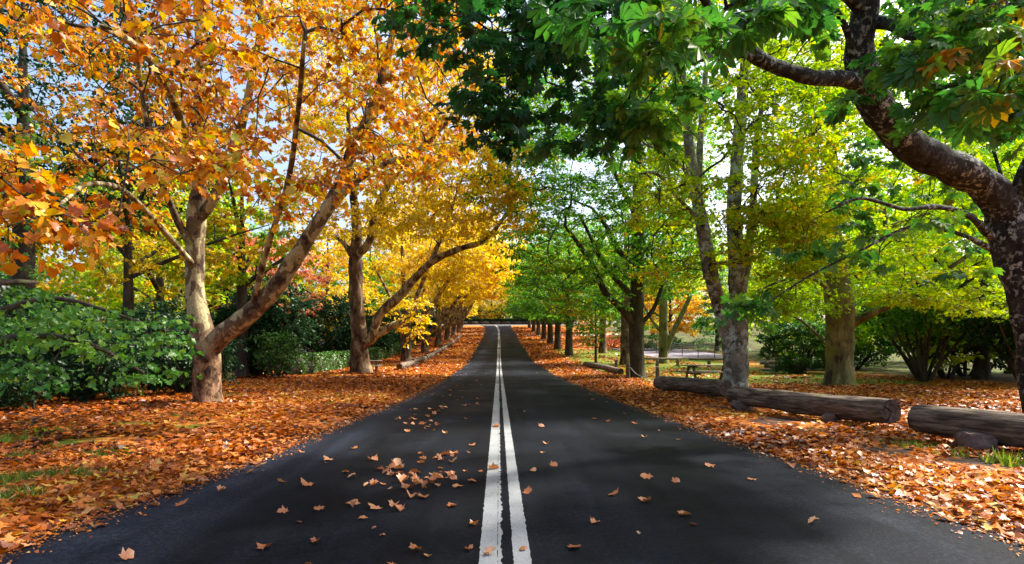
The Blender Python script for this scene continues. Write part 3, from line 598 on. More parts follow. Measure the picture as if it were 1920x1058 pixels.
# ---- twin-stemmed beech behind the logs
rng = np.random.default_rng(41)
limbs = [LP([(1382, 748, 21, .62), (1380, 725, 21, .54), (1380, 690, 21, .50), (1378, 640, 21, .50), (1378, 605, 21, .50), (1384, 560, 21, .36), (1380, 480, 21, .31), (1376, 400, 21, .29), (1382, 300, 21.2, .26), (1392, 180, 21.4, .22), (1400, 60, 21.8, .17), (1405, -120, 22, .1)]),
         LP([(1368, 625, 21, .36), (1350, 575, 20.9, .30), (1332, 510, 20.7, .28), (1318, 430, 20.5, .26), (1300, 330, 20.2, .22), (1286, 220, 20, .18), (1275, 80, 19.6, .13), (1270, -100, 19, .08)]),
         LP([(1345, 560, 20.9, .2), (1320, 440, 21.2, .18), (1310, 340, 21.6, .16), (1318, 200, 22, .12), (1330, 60, 22.5, .08)]),
         LP([(1388, 560, 21, .22), (1402, 480, 21, .18), (1412, 380, 21, .15), (1420, 250, 21, .12), (1450, 100, 21, .07)]),
         LP([(1318, 420, 20.5, .10), (1270, 370, 19.6, .08), (1230, 325, 18.8, .06), (1180, 330, 18, .035)]),
         LP([(1300, 340, 20.2, .09), (1265, 300, 19, .07), (1200, 265, 17.5, .045)])]
cl = np.concatenate([zone(rng, 260, 1180, 1600, 80, 420, 15, 25, lambda x, y, d: not (1300 < x < 1370 and 240 < y < 330)), zone(rng, 70, 1380, 1560, 380, 520, 16, 20), zone(rng, 45, 1210, 1330, 400, 540, 20, 27), zone(rng, 110, 1150, 1600, -200, 80, 15, 25)])
for l in limbs: l[:, 3] *= .88
build_tree('beech_tree', 'twin-stemmed pale beech tree standing behind the logs', 'tree', P(1380, 738, 21), limbs, cl, 'beech_y', 'bark_beech', 41,
           K=7, L=14, crad=1.0, lsize=.14, T=T_KITE, flat=.12, droop=.2, tilt=.35, ctint=clump_tint(cl, .3, 2), tvar=.6, ksides=20, step=.2, lump=.14, rtip=.011, twig_mat='bark_dark')

# ---- mossy beech on the right
rng = np.random.default_rng(51)
limbs = [LP([(1572, 738, 24, .80), (1573, 715, 24, .62), (1574, 680, 24, .53), (1575, 620, 24, .53), (1572, 560, 24, .55), (1568, 510, 24, .45), (1562, 440, 24, .33), (1560, 350, 24, .26), (1556, 220, 24, .18), (1550, 60, 24, .1)]),
         LP([(1590, 612, 24, .20), (1630, 590, 23.5, .15), (1690, 562, 23, .12), (1770, 510, 22, .09), (1850, 455, 21, .05)]),
         LP([(1566, 530, 24, .2), (1540, 480, 23.5, .15), (1500, 440, 23, .11), (1440, 420, 22, .06)]),
         LP([(1575, 520, 24, .2), (1610, 470, 24, .15), (1660, 430, 24, .11), (1740, 400, 23.5, .06)]),
         LP([(1560, 560, 24, .12), (1540, 530, 23, .09), (1490, 520, 22, .06), (1420, 545, 21, .03)]),
         LP([(1545, 640, 24, .07), (1500, 600, 24.6, .05), (1470, 590, 25, .03)])]
cl = np.concatenate([zone(rng, 300, 1430, 1960, 240, 560, 17, 28, lambda x, y, d: not (1545 < x < 1600 and y > 500)), zone(rng, 80, 1640, 1960, 540, 610, 18, 27, lambda x, y, d: y < 560 + (x - 1640) * .15), zone(rng, 220, 1450, 2000, -80, 260, 17, 28), zone(rng, 25, 1420, 1540, 540, 600, 20, 24)])
build_tree('beech_tree', 'stout mossy beech tree with flared roots and lime leaves above the leaf litter', 'tree', P(1573, 728, 24), limbs, cl, 'beech_l', 'bark_moss', 51,
           K=7, L=14, crad=1.05, lsize=.15, T=T_KITE, flat=.10, droop=.2, tilt=.35, ctint=clump_tint(cl, .25, 6), tvar=.6, ksides=20, step=.22, lump=.14, flare=.55, rtip=.012, twig_mat='bark_dark')

# ---- dark-trunked tree by the posts
rng = np.random.default_rng(61)
limbs = [LP([(1196, 722, 31, .60), (1195, 700, 31, .43), (1194, 660, 31, .39), (1193, 600, 31, .39), (1195, 540, 31, .37), (1196, 470, 31, .36), (1197, 390, 31, .33), (1196, 300, 31, .28), (1195, 180, 31, .2), (1195, 20, 31, .1)]),
         LP([(1190, 612, 31, .22), (1165, 578, 30.5, .19), (1135, 550, 30, .17), (1118, 510, 29.5, .15), (1090, 465, 29, .12), (1060, 425, 28.5, .07)]),
         LP([(1190, 560, 31, .17), (1160, 530, 30.6, .14), (1130, 490, 30.2, .12), (1105, 440, 30, .09), (1085, 400, 29.5, .05)]),
         LP([(1195, 505, 31, .18), (1160, 470, 31, .15), (1140, 430, 31, .12), (1110, 390, 31, .07)]),
         LP([(1199, 610, 31, .14), (1225, 580, 31, .11), (1243, 530, 31, .09), (1262, 460, 31, .07), (1280, 380, 31, .04)]),
         LP([(1194, 410, 31, .16), (1175, 370, 30.5, .13), (1155, 330, 30, .1), (1130, 270, 29, .05)])]
cl = np.concatenate([zone(rng, 330, 960, 1330, 240, 520, 23, 37), zone(rng, 60, 960, 1180, 500, 590, 26, 36, lambda x, y, d: x < 1170), zone(rng, 40, 1210, 1300, 500, 560, 31, 37), zone(rng, 190, 960, 1330, 40, 260, 22, 36), zone(rng, 60, 900, 1060, 130, 400, 26, 36)])
build_tree('beech_tree', 'tall dark-trunked beech with spreading limbs beside the timber posts', 'tree', P(1195, 712, 31), limbs, cl, 'beech_g', 'bark_dark', 61,
           K=7, L=14, crad=1.25, lsize=.17, T=T_KITE, flat=.12, droop=.2, tilt=.35, ctint=clump_tint(cl, .22, 9), ksides=14, step=.3, lump=.08, rtip=.010, attach_r=.37)

# ---- generic avenue trees: two planes, two beeches, then copies up the hill
def plane_variant(seed, label, loc, group):
    rng = np.random.default_rng(seed); lean = rng.uniform(.8, 1.2); A = lambda *p: np.array(p, float); b = A(*loc); q = rng.uniform(-1, 1)
    L0 = [A([0, 0, -.25, .62], [0, .02, .3, .5], [.02, 0, 1.2, .44], [-.05, 0, 2.4, .45], [-.1, .1, 3.6, .36], [-.1, .2, 5.5, .3], [-.3, .3, 8, .22], [-.4, .2, 10.5, .12], [-.3, 0, 13, .06]),
          A([.1, 0, 1.9, .34], [.9, q * .2, 2.6, .28], [2.0 * lean, q * .4, 4.0, .25], [3.0 * lean, q * .6, 5.6, .21], [4.3 * lean, q * .8, 7.4, .16], [6.0 * lean, q, 9, .1], [7.8 * lean, q, 10.6, .05]),
          A([0, .1, 3.2, .24], [.7, .8, 5, .2], [1.2, 1.6, 7, .16], [1.6, 2.4, 9.5, .1], [2, 3, 12, .05]),
          A([-.1, 0, 3.4, .2], [-.9, -.6, 5, .16], [-1.8, -1.3, 7, .12], [-2.8, -2, 9, .06]),
          A([0, 0, 2.6, .26], [.6, -1, 4.2, .22], [1.4, -2, 6, .17], [2.4, -2.8, 8, .11], [3.4, -3.2, 10, .05])]
    cl = np.concatenate([ell(rng, 260, (1.8, 0, 10.5), (7.0, 7.4, 5.2), .3, 5.6), ell(rng, 120, (6.4, 0, 10.0), (3.8, 6.5, 3.6), .3)])
    for l in L0: l[:, :3] += b
    return build_tree('plane_tree', label, 'tree', b, L0, cl + b, 'plane_y', 'bark_plane_d', seed, K=6, L=13, crad=1.3, lsize=.245, T=T_KITE, droop=.4, tilt=.8, group=group,
                      ctint=clump_tint(cl, .16, seed), ksides=12, step=.4, lump=.2, rtip=.012, wig=.2, attach_r=.36, twigs=False, limb_mat='bark_plane')
def beech_variant(seed, label, loc, group, leaf='beech_g', bark='bark_dark'):
    rng = np.random.default_rng(seed); A = lambda *p: np.array(p, float); b = A(*loc)
    L0 = [A([0, 0, -.25, .58], [0, 0, .4, .44], [0, 0, 2, .38], [.05, 0, 4, .36], [0, .1, 7, .28], [0, 0, 10, .18], [0, 0, 14, .06])]
    for k in range(6):
        a = k * 2.4 + rng.uniform(0, 1); z = 3.2 + k * .9; c, s = math.cos(a), math.sin(a); ln = rng.uniform(3.5, 5.2)
        L0.append(A([0, 0, z, .17], [c * .8, s * .8, z + .7, .14], [c * ln * .6, s * ln * .6, z + 1.9, .1], [c * ln, s * ln, z + 2.9, .05]))
    cl = np.concatenate([ell(rng, 230, (0, 0, 9.2), (6.8, 7, 6.0), .35, 3.6), ell(rng, 90, (0, 0, 5.2), (6.4, 6.5, 1.6), .2)])
    for l in L0: l[:, :3] += b
    return build_tree('beech_tree', label, 'tree', b, L0, cl + b, leaf, bark, seed, K=6, L=12, crad=1.35, lsize=.24, T=T_KITE, flat=.14, droop=.2, tilt=.4, group=group,
                      ctint=clump_tint(cl, .18, seed), ksides=10, step=.5, lump=.08, rtip=.011, attach_r=.4, twigs=False)
GL, GR = 'plane trees of the avenue row', 'green trees of the avenue row'
lab_l = 'yellow plane leaning over the log edging'
lab_r = 'avenue tree climbing the hill opposite the planes'
def at(x, y, dz=-.02): return (x, y, gz(x, y) + dz)
rowL = [(c_ - 8.4, y) for y in (53, 66.6, 81, 95, 109, 123, 137) for c_ in [float(center(y))]]
ORD = ['first', 'second', 'third', 'fourth', 'fifth', 'sixth', 'seventh']
pv = [plane_variant(71 + q, lab_l + f', {ORD[q]} beyond the burred plane', at(*rowL[q]), GL) for q in range(3)]
for i, (x, y) in enumerate(rowL[3:]):
    copy_tree(pv[i % 3], at(x, y), random.uniform(-.5, .5), (random.uniform(.98, 1.15),) * 2 + (random.uniform(1.0, 1.2),), lab_l + f', {ORD[i + 3]} beyond the burred plane')
rowR = [(float(center(y)) + 7.4, y) for y in (62, 74, 85, 97, 110, 124, 137)]
bv = [beech_variant(81 + q, 'green ' + lab_r + f', {ORD[q]} beyond the sapling', at(*rowR[q]), GR) for q in range(2)]
for i, (x, y) in enumerate(rowR[2:]):
    copy_tree(bv[i % 2], at(x, y), random.uniform(0, 6.3), (random.uniform(.95, 1.12),) * 2 + (random.uniform(.95, 1.2),), ('yellow ' if i in (2, 4) else ('lime ' if i == 1 else 'green ')) + lab_r + f', {ORD[i + 2]} beyond the sapling', mats=M['plane_y'] if i in (2, 4) else (M['beech_y'] if i == 1 else None))

# ---- single smaller trees
def small_tree(seed, name, label, loc, h, r, trunk_r, leaf, bark='bark_dark', lsize=.2, n=120, T=T_KITE, zc=.68, clear=.3, lean=(0, 0), group=None, K=5, L=4, crad=.8, flat=.3, nl=4, shell=.3, rz=.42, tw=False, two=None):
    rng = np.random.default_rng(seed); b = np.array(loc, float); A = lambda *p: np.array(p, float); lx, ly = lean
    L0 = [A([0, 0, -.2, trunk_r * 1.35], [0, 0, h * .04 + .1, trunk_r * 1.08], [lx * .2, ly * .2, h * clear, trunk_r * .9], [lx * .5, ly * .5, h * .55, trunk_r * .6], [lx, ly, h * .92, trunk_r * .15])]
    for k in range(nl):
        a = k * 6.28 / nl + rng.uniform(0, .8); z = h * (clear + .05 + .25 * k / nl); c, s = math.cos(a), math.sin(a)
        L0.append(A([lx * .2, ly * .2, z, trunk_r * .5], [c * r * .25, s * r * .25, z + h * .07, trunk_r * .4], [c * r * .6, s * r * .6, z + h * .16, trunk_r * .25], [c * r * .9, s * r * .9, z + h * .22, trunk_r * .1]))
    if two: L0 += [A(*t) for t in two]
    cl = ell(rng, n, (lx * .7, ly * .7, h * zc), (r, r, h * rz), shell, h * clear * .75)
    for l in L0: l[:, :3] += b
    return build_tree(name, label, 'tree', b, L0, cl + b, leaf, bark, seed, K=K, L=L, crad=crad, lsize=lsize, T=T, flat=flat, tilt=.6, droop=.3, group=group, ctint=clump_tint(cl, .25, seed), ksides=10, step=.4, lump=.08, rtip=.009, twigs=tw, attach_r=9, wig=.2)
small_tree(91, 'maple_tree', 'slender dark-stemmed maple with thin spreading branches behind the hedge shrubs', at(-17.0, 26), 12, 6.5, .22, 'plane_y', n=150, lsize=.16, T=T_HEX, zc=.62, clear=.34, rz=.34, nl=7, tw=True, crad=.8, K=6, L=8)
small_tree(92, 'maple_tree', 'straight-trunked maple with yellow-green leaves between forked plane and red maple', at(-14.5, 31.5), 12, 4.2, .30, 'beech_y', n=130, lsize=.16, T=T_HEX, zc=.66, clear=.36, rz=.34, tw=True, crad=.8, K=6, L=9)
small_tree(93, 'maple_tree', 'red-pink autumn maple glowing behind the dark shrubs', at(-20, 46), 11, 5.5, .28, 'pink', n=170, lsize=.22, T=T_HEX, zc=.58, clear=.2, rz=.42, K=6, L=9, crad=1.0)
small_tree(94, 'evergreen_tree', 'dense dark evergreen tree towering behind the maple', at(-20.0, 24), 18, 7.6, .4, 'dark', n=620, lsize=.2, zc=.66, clear=.38, rz=.34, K=6, L=8, crad=1.0, flat=.15)
small_tree(95, 'sapling', 'slender green sapling standing alone on the leafy lawn', P(1117, 661, 48) * [1, 1, 0] + [0, 0, gz(6.9, 48)], 6.6, 2.2, .10, 'beech_g', n=90, lsize=.16, zc=.6, clear=.3, rz=.38, K=6, L=10, crad=.7, flat=.15)
small_tree(96, 'garden_tree', 'forked smooth-barked tree on the lawn behind the timber rail', at(12.9, 50), 14, 5.0, .38, 'beech_y', 'bark_moss', n=130, lsize=.2, zc=.72, clear=.42, rz=.3, K=6, L=11, crad=1.2, two=[[[0.1, 0, 1.0, .3], [.8, 0, 2.6, .24], [1.9, 0, 4.9, .2], [3.0, 0, 7.5, .14], [3.8, 0, 10, .07]], [[-.1, 0, 2.6, .16], [-.9, 0, 3.6, .12], [-1.7, .2, 5.2, .08], [-2.2, .3, 7, .04]]])
small_tree(97, 'garden_tree', 'brown-trunked tree on the lawn behind the dark beech', at(9.3, 48), 13, 5.0, .42, 'beech_g', 'bark_plane_d', n=120, lsize=.2, zc=.72, clear=.36, rz=.3, K=6, L=11, crad=1.2)
small_tree(98, 'golden_tree', 'brilliant golden maple lit beyond the wire fence', at(20.5, 76), 11, 5.0, .25, 'gold', n=170, lsize=.26, T=T_HEX, zc=.52, clear=.12, rz=.44, crad=1.1, K=6, L=9)
small_tree(99, 'garden_tree', 'brown-trunked tree standing farther up the lawn by the benches', at(10.2, 66), 13, 4.6, .40, 'beech_y', 'bark_plane_d', n=120, lsize=.22, zc=.72, clear=.36, rz=.3, K=6, L=11, crad=1.2)
# green maple whose low boughs fill the left edge
rng = np.random.default_rng(101)
limbs = [LP([(-95, 850, 11.5, .26), (-95, 800, 11.5, .22), (-85, 700, 11.5, .19), (-80, 600, 11.6, .17), (-70, 450, 11.8, .13), (-60, 250, 12, .07)]),
         LP([(-85, 690, 11.5, .12), (0, 640, 11.3, .08), (90, 630, 11, .06), (180, 650, 10.8, .04), (270, 700, 10.6, .02)]),
         LP([(-82, 620, 11.5, .11), (10, 580, 11.6, .07), (110, 560, 11.7, .05), (220, 590, 11.6, .03), (310, 620, 11.5, .02)]),
         LP([(-80, 560, 11.6, .10), (0, 530, 12.5, .07), (70, 530, 13.2, .04)])]
def low(x, y, d): return y < np.interp(x, [-60, 60, 140, 220, 350], [700, 730, 745, 735, 700]) and y > np.interp(x, [-60, 150, 350], [525, 545, 600])
cl = np.concatenate([zone(rng, 85, -100, 345, 520, 750, 9.6, 12.5, low), ell(rng, 70, P(-120, 400, 12), (3, 2.5, 3), .2)])
build_tree('maple_tree', 'young green maple with low leafy boughs beside the thin iron post', 'tree', P(-95, 805, 11.5) * [1, 1, 0] + [0, 0, gz(-11.0, 11.5)], limbs, cl, 'maple_g', 'bark_dark', 101,
           K=5, L=4, crad=.6, lsize=.115, T=T_STAR, hero=300, heroT=T_PLANE, flat=.08, droop=.5, tilt=.55, ctint=clump_tint(cl, .6, 4, 0, .95), tvar=.4, rtip=.005)

# ---- background trees
BG = [(-24, 40, 15, 'beech_y'), (-40, 40, 16, 'beech_g'), (-27, 56, 15, 'beech_g'), (-22, 70, 15, 'plane_y'), (-34, 48, 17, 'plane_y'), (-23, 86, 15, 'beech_g'), (-24, 104, 15, 'plane_y'), (-26, 124, 15, 'beech_g'), (-38, 66, 17, 'beech_y'),
      (24, 44, 15, 'beech_l'), (31, 36, 16, 'beech_l'), (27, 60, 15, 'beech_y'), (36, 52, 16, 'beech_l'), (20, 96, 14, 'beech_g'), (30, 84, 15, 'beech_l'), (16, 118, 14, 'plane_y'), (26, 108, 15, 'beech_y'), (40, 70, 16, 'beech_l'), (24, 30, 14, 'beech_l'),
      (-16, 168, 15, 'beech_g'), (-6, 172, 15, 'plane_y'), (5, 169, 14, 'beech_g'), (15, 166, 15, 'plane_y'), (-27, 162, 15, 'beech_g'), (25, 150, 15, 'beech_g'), (-3, 186, 17, 'beech_g'), (-14, 150, 13, 'plane_y')]
cn = {'beech_y': 'yellow-green', 'beech_g': 'green', 'plane_y': 'golden-yellow', 'beech_l': 'lime-green'}
bgv = None; bgs = []
for i, (x, y, h, leaf) in enumerate(BG):
    side = 'beyond the dark shrubs' if x < -18 else ('closing the top of the road' if y > 145 else 'beyond the lawn')
    lab = f'background tree with {cn[leaf]} leaves {side}'; grp = f'{cn[leaf]} background trees {side}'
    if i < 3:
        bgs.append(small_tree(200 + i, 'background_tree', lab, at(x, y), 15, 6.2, .35, leaf, n=230, lsize=.33, zc=.52, clear=.12, rz=.48, K=6, L=11, crad=1.6, group=grp))
    else:
        copy_tree(bgs[i % 3], at(x, y), random.uniform(0, 6.3), (h / 15 * random.uniform(.9, 1.1),) * 2 + (h / 15,), lab, grp, M[leaf])

# ---- conifer beyond the lawn
def conifer(label, loc, h, r, seed):
    rng = np.random.default_rng(seed); b = np.array(loc); L0 = [np.array([[0, 0, -.2, .3], [0, 0, h * .4, .2], [0, 0, h, .03]])]; cl = []
    for k in range(14):
        z = h * (.08 + .88 * k / 14); rr = r * (1 - k / 14.5)
        for q in range(9):
            a = rng.uniform(0, 6.28); s = rng.uniform(.35, 1); cl.append((math.cos(a) * rr * s, math.sin(a) * rr * s, z - .25 * rr * s))
    L0[0][:, :3] += b
    return build_tree('conifer_tree', label, 'tree', b, L0, np.array(cl) + b, 'pale', 'bark_dark', seed, K=6, L=9, crad=1.0, lsize=.26, T=T_KITE, flat=.1, twigs=False, attach_r=9)
conifer('pale layered conifer beyond the wire fence', at(24.5, 70), 13, 3.8, 301)

# ------------------------------------------------------------------ shrubs and hedges
def shrub(seed, name, label, loc, w_, d_, h, leaf, n, lsize, stems=6, base_z=.1, group=None, crad=.5, bark='bark_dark', K=5, L=5, stem_r=.06, shell=.5, zc=.55, rz=.5, cat='shrub'):
    rng = np.random.default_rng(seed); b = np.array(loc, float); L0 = []
    for k in range(stems):
        a = k * 6.28 / stems + rng.uniform(0, .7); c, s = math.cos(a), math.sin(a); u = rng.uniform(.5, .9)
        L0.append(np.array([[c * .12, s * .12, -.15, stem_r * 1.3], [c * w_ * .12, s * d_ * .12, h * .2, stem_r], [c * w_ * .3 * u, s * d_ * .3 * u, h * .42, stem_r * .7], [c * w_ * .45 * u, s * d_ * .45 * u, h * .7, stem_r * .35]]))
        L0[-1][:, :3] += b
    cl = ell(rng, n, (0, 0, h * zc), (w_ / 2, d_ / 2, h * rz), shell, base_z)
    return build_tree(name, label, cat, b, L0, cl + b, leaf, bark, seed, K=K, L=L, crad=crad, lsize=lsize, T=T_KITE, flat=.4, tilt=.7, droop=.2, group=group, ctint=clump_tint(cl, .6, seed), ksides=7, step=.3, lump=.06, flare=0, rtip=.007, twigs=False, attach_r=9, trunk_name='stem')
gS = 'dark evergreen shrubs along the hedge'
lS = 'rounded dark evergreen shrub massed behind the clipped hedge'
sv = []; ORD = ['first', 'second', 'third', 'fourth', 'fifth', 'sixth', 'seventh', 'eighth', 'ninth']
for i, (x, y, w_, h) in enumerate([(-14.6, 33.5, 5, 4.4), (-17.2, 41, 7, 6.2), (-14.0, 47, 6, 5.4), (-14.2, 57, 6, 4.6), (-14.4, 68, 7, 4.6), (-14.8, 81, 7, 4.6), (-15.2, 95, 7, 4.4)]):
    lb = lS + f', {ORD[i]} beyond the forked plane'
    if i < 3: sv.append((shrub(400 + i, 'evergreen_shrub', lb, at(x, y), w_, w_ * .9, h, 'dark', 240, .2, group=gS, crad=.8, K=6, L=11), w_, h))
    else: o, w0, h0 = sv[i % 3]; copy_tree(o, at(x, y), 1.3 * i, (w_ / w0, w_ / w0, h / h0), lb)
lS2 = 'low dark green shrub under the boughs of the green maple'; sv = []
for i, (x, y, w_, h) in enumerate([(-14.6, 15.4, 3.4, 2.1), (-12.3, 16.8, 3.2, 2.3), (-10.9, 19.5, 3.2, 2.4), (-15.0, 18.5, 4.5, 3.2), (-12.1, 13.4, 2.4, 1.5), (-13.4, 22.5, 4.0, 3.2)]):
    if i < 2: sv.append((shrub(420 + i, 'evergreen_shrub', lS2, at(x, y), w_, w_ * .85, h, 'dark', 170, .12, group='low shrubs under the green maple', crad=.45, K=6, L=10), w_, h))
    else: o, w0, h0 = sv[i % 2]; copy_tree(o, at(x, y), 1.7 * i, (w_ / w0, w_ / w0, h / h0))
shrub(430, 'rhododendron_shrub', 'wide dark shrub with many bare stems right of the mossy beech', at(19.3, 27.5), 6.0, 4.5, 4.6, 'beech_g', 170, .15, stems=13, K=6, L=11, base_z=2.2, stem_r=.075, zc=.72, rz=.34, shell=.2, crad=.6)
shrub(431, 'rhododendron_shrub', 'dense dark shrub with tangled stems beside the chestnut trunk', at(21.5, 24.5), 5.0, 4.5, 4.4, 'dark', 190, .15, stems=12, K=6, L=11, base_z=1.2, stem_r=.075, zc=.62, rz=.4, shell=.2, crad=.6)
shrub(432, 'rhododendron_shrub', 'leafy green shrub growing at the end of the stone wall', at(17.6, 36), 4.6, 3.4, 3.4, 'hedge', 150, .17, stems=7, K=6, L=11, zc=.52)
shrub(433, 'rhododendron_shrub', 'tall olive shrub with open stems behind the bare-stemmed shrub', at(22.6, 30.5), 6.0, 4.0, 4.4, 'beech_g', 150, .17, stems=10, K=6, L=11, base_z=1.6, zc=.66, rz=.36, shell=.2, crad=.7)
shrub(437, 'rhododendron_shrub', 'dark leafy shrub filling the gap behind the bare-stemmed shrub', at(25.5, 33), 8, 5, 5.0, 'dark', 190, .19, stems=8, base_z=.4, zc=.55, shell=.3, crad=.8, K=6, L=11)
shrub(438, 'rhododendron_shrub', 'dark leafy shrub behind the tangled stems near the chestnut', at(27.5, 27), 7, 5, 5.0, 'dark', 190, .19, stems=8, base_z=.4, zc=.55, shell=.3, crad=.8, K=6, L=11)
shrub(439, 'rhododendron_shrub', 'broad olive shrub in the back corner beyond the stone wall', at(24.5, 42), 8, 5, 4.2, 'hedge', 160, .2, stems=8, base_z=.3, zc=.52, shell=.3, crad=.8, K=6, L=9)
shrub(434, 'garden_shrub', 'small green shrub below the golden maple', at(17.8, 70), 5.5, 3, 1.9, 'hedge', 110, .2, stems=5)
shrub(435, 'garden_shrub', 'small russet shrub by the top of the wire fence', at(13.2, 78), 3.4, 2.4, 1.7, 'pink', 70, .2, stems=5)
shrub(436, 'garden_shrub', 'leafy yellow-green shrub between the clipped hedge and plane trees', at(-12.5, 31), 2.2, 2.0, 2.4, 'hedge', 70, .16, stems=5)
def hedge(label, x0, y0, x1, y1, wd, h, seed, leaf='hedge', n=9000, ls=.12):
    rng = np.random.default_rng(seed); t = rng.uniform(0, 1, n); a = rng.uniform(-1, 1, n); k = rng.random(n)
    zz = np.where(k < .45, h, rng.uniform(.05, h, n)); a = np.where(k < .45, a, np.sign(a))
    X = x0 + (x1 - x0) * t + a * wd / 2; Y = y0 + (y1 - y0) * t; g = np.array([prof(y) for y in Y])
    bump = np.array([nz(x * 1.4, y * 1.4, z) for x, y, z in zip(X, Y, zz)]); pos = np.stack([X + a * bump * .16, Y + rng.normal(0, .05, n), g + zz * (1 + .14 * bump) + .03], -1)
    nr = unit(np.stack([np.where(k < .45, 0, a), -.2 * np.ones(n), np.where(k < .45, 1, .35)], -1) + rng.normal(0, .5, (n, 3))); ld = rng.normal(0, 1, (n, 3)); ld[:, 2] -= .4
    fx, fy, fz = frames(ld, nr); b = np.array([(x0 + x1) / 2, (y0 + y1) / 2, float(prof((y0 + y1) / 2))])
    root = empty('hedge', b, label, 'hedge')
    mb = MB(); m_ = 10
    for q in range(m_):                                     # woody inner body
        u = (q + .5) / m_; y = y0 + (y1 - y0) * u; L_ = math.hypot(x1 - x0, y1 - y0) / m_
        mb.box((x0 + (x1 - x0) * u, y, float(prof(y)) + h * .36), (wd * .5, L_ * 1.0 - .01, h * .7), -math.atan2(x1 - x0, y1 - y0), .08, .02)
    mb.build('woody_core', M['bark_dark'], root, False, b)
    stuff(link('foliage', leaves_mesh('foliage', T_KITE, pos - b, fx, fy, fz, ls * rng.uniform(.7, 1.3, n), np.clip(rng.normal(.5, .25, n), 0, 1)), M[leaf], root))
hedge('long clipped green hedge behind the plane tree row', -12.6, 33, -13.2, 75, 1.3, 1.15, 500, n=15000, ls=.15)
hedge('dark hedge closing the far top of the road', -18, 163, 12, 163, 1.5, 1.6, 501, 'dark', 14000, .34)

for i, (x, y, w_, h, lf) in enumerate([(-17, 174, 10, 6, 'dark'), (-9, 172, 9, 5.5, 'hedge'), (-2, 175, 9, 6.5, 'dark'), (5, 172, 9, 5, 'hedge'), (13, 174, 10, 6, 'hedge'), (-26, 172, 10, 6, 'hedge')]):
    shrub(450 + i, 'garden_shrub', ('dark' if lf == 'dark' else 'bright green') + ' rounded shrub behind the hedge at the top of the road', at(x, y), w_, 5, h, lf, 130, .4, stems=4, crad=1.0, K=5, L=8, group=('dark' if lf == 'dark' else 'green') + ' shrubs at the top of the road')
# ------------------------------------------------------------------ logs, stones, furniture
def log(name, label, a, b, ra, rb, seed, group=None, split=False, blocks=(), k=18, lift=.10):
    a = np.array([a[0], a[1], gz(*a) + lift + ra * .96]); b = np.array([b[0], b[1], gz(*b) + lift + rb * .96]); root = empty(name, (*(((a + b) / 2)[:2]), gz(*((a + b) / 2)[:2])), label, 'log', group)
    base = np.array(root.location); L_ = np.linalg.norm(b - a); n = max(6, int(L_ / .16)) if k > 10 else 8
    ax = unit(b - a); u = unit(np.cross(ax, (0, 0, 1.))); v = np.cross(u, ax); R = np.stack([ax, u, v], 1)      # local x = log axis
    V = np.zeros((n, k, 3)); rg = np.random.default_rng(seed); sag = rg.uniform(-.04, .04)
    for i in range(n):
        t = i / (n - 1); r = ra + (rb - ra) * t
        if i in (0, n - 1): r *= .93
        for q in range(k):
            an = q * 2 * math.pi / k; rr = r * (1 + .13 * nz(t * L_ * .9, math.cos(an) * 1.6, math.sin(an) * 1.6 + seed) + .06 * nz(t * L_ * 3.0, math.cos(an) * 2.5, math.sin(an) * 2.5) + .05 * nz(t * L_ * .35, math.cos(an) * 5, math.sin(an) * 5 + seed))
            if split and i >= n - 4 and abs(q - 1) <= 1: rr *= 1 - .10 * (i - (n - 5)) / 4 * (1 if q == 1 else .4)
            V[i, q] = (t * L_ - L_ / 2, math.cos(an) * rr, math.sin(an) * rr + sag * math.sin(math.pi * t))
    I = np.arange(n * k).reshape(n, k); J = np.roll(I, -1, axis=1); mb = MB(); mb.add_quads(V.reshape(-1, 3), np.stack([I[:-1], I[1:], J[1:], J[:-1]], -1).reshape(-1, 4))
    mid = (a + b) / 2 - base; mw = Matrix([[*R[r], mid[r]] for r in range(3)] + [[0, 0, 0, 1]])
    body = mb.build('bark', M['log'], root, True); body.matrix_local = mw
    for e, s in ((0, -1), (n - 1, 1)):
        m2 = MB(); ring = V[e].copy(); inner = ring * [1, .62, .62]; inner[:, 0] -= s * .02; ring[:, 0] += s * .004; c = ring.mean(0) - [s * .035, 0, 0]
        fs = [(q, (q + 1) % k, k + (q + 1) % k, k + q) for q in range(k)] + [(k + q, k + (q + 1) % k, 2 * k) for q in range(k)]
        if s < 0: fs = [tuple(reversed(f)) for f in fs]
        m2.add(np.vstack([ring, inner, c]), fs); o_end = m2.build('cut_end', M['log_end'], root); o_end.matrix_local = mw
        if split and s > 0:                                  # the drying cracks of the cut face
            for (a0, a1) in ((.5, 3.75), (5.3, 2.0)):
                m3 = MB(); p0 = np.array([ring[0][0] + .012, math.cos(a0) * rb * .86, math.sin(a0) * rb * .86]); p1 = np.array([ring[0][0] + .012, math.cos(a1) * rb * .25, math.sin(a1) * rb * .25]); dd = unit(np.array([0, -(p1 - p0)[2], (p1 - p0)[1]])) * .017
                m3.add(np.array([p0 + dd, p0 - dd, p1 - dd * .2, p1 + dd * .2]), [(0, 1, 2, 3), (3, 2, 1, 0)]); m3.build('crack', M['bark_dark'], o_end)
    return root
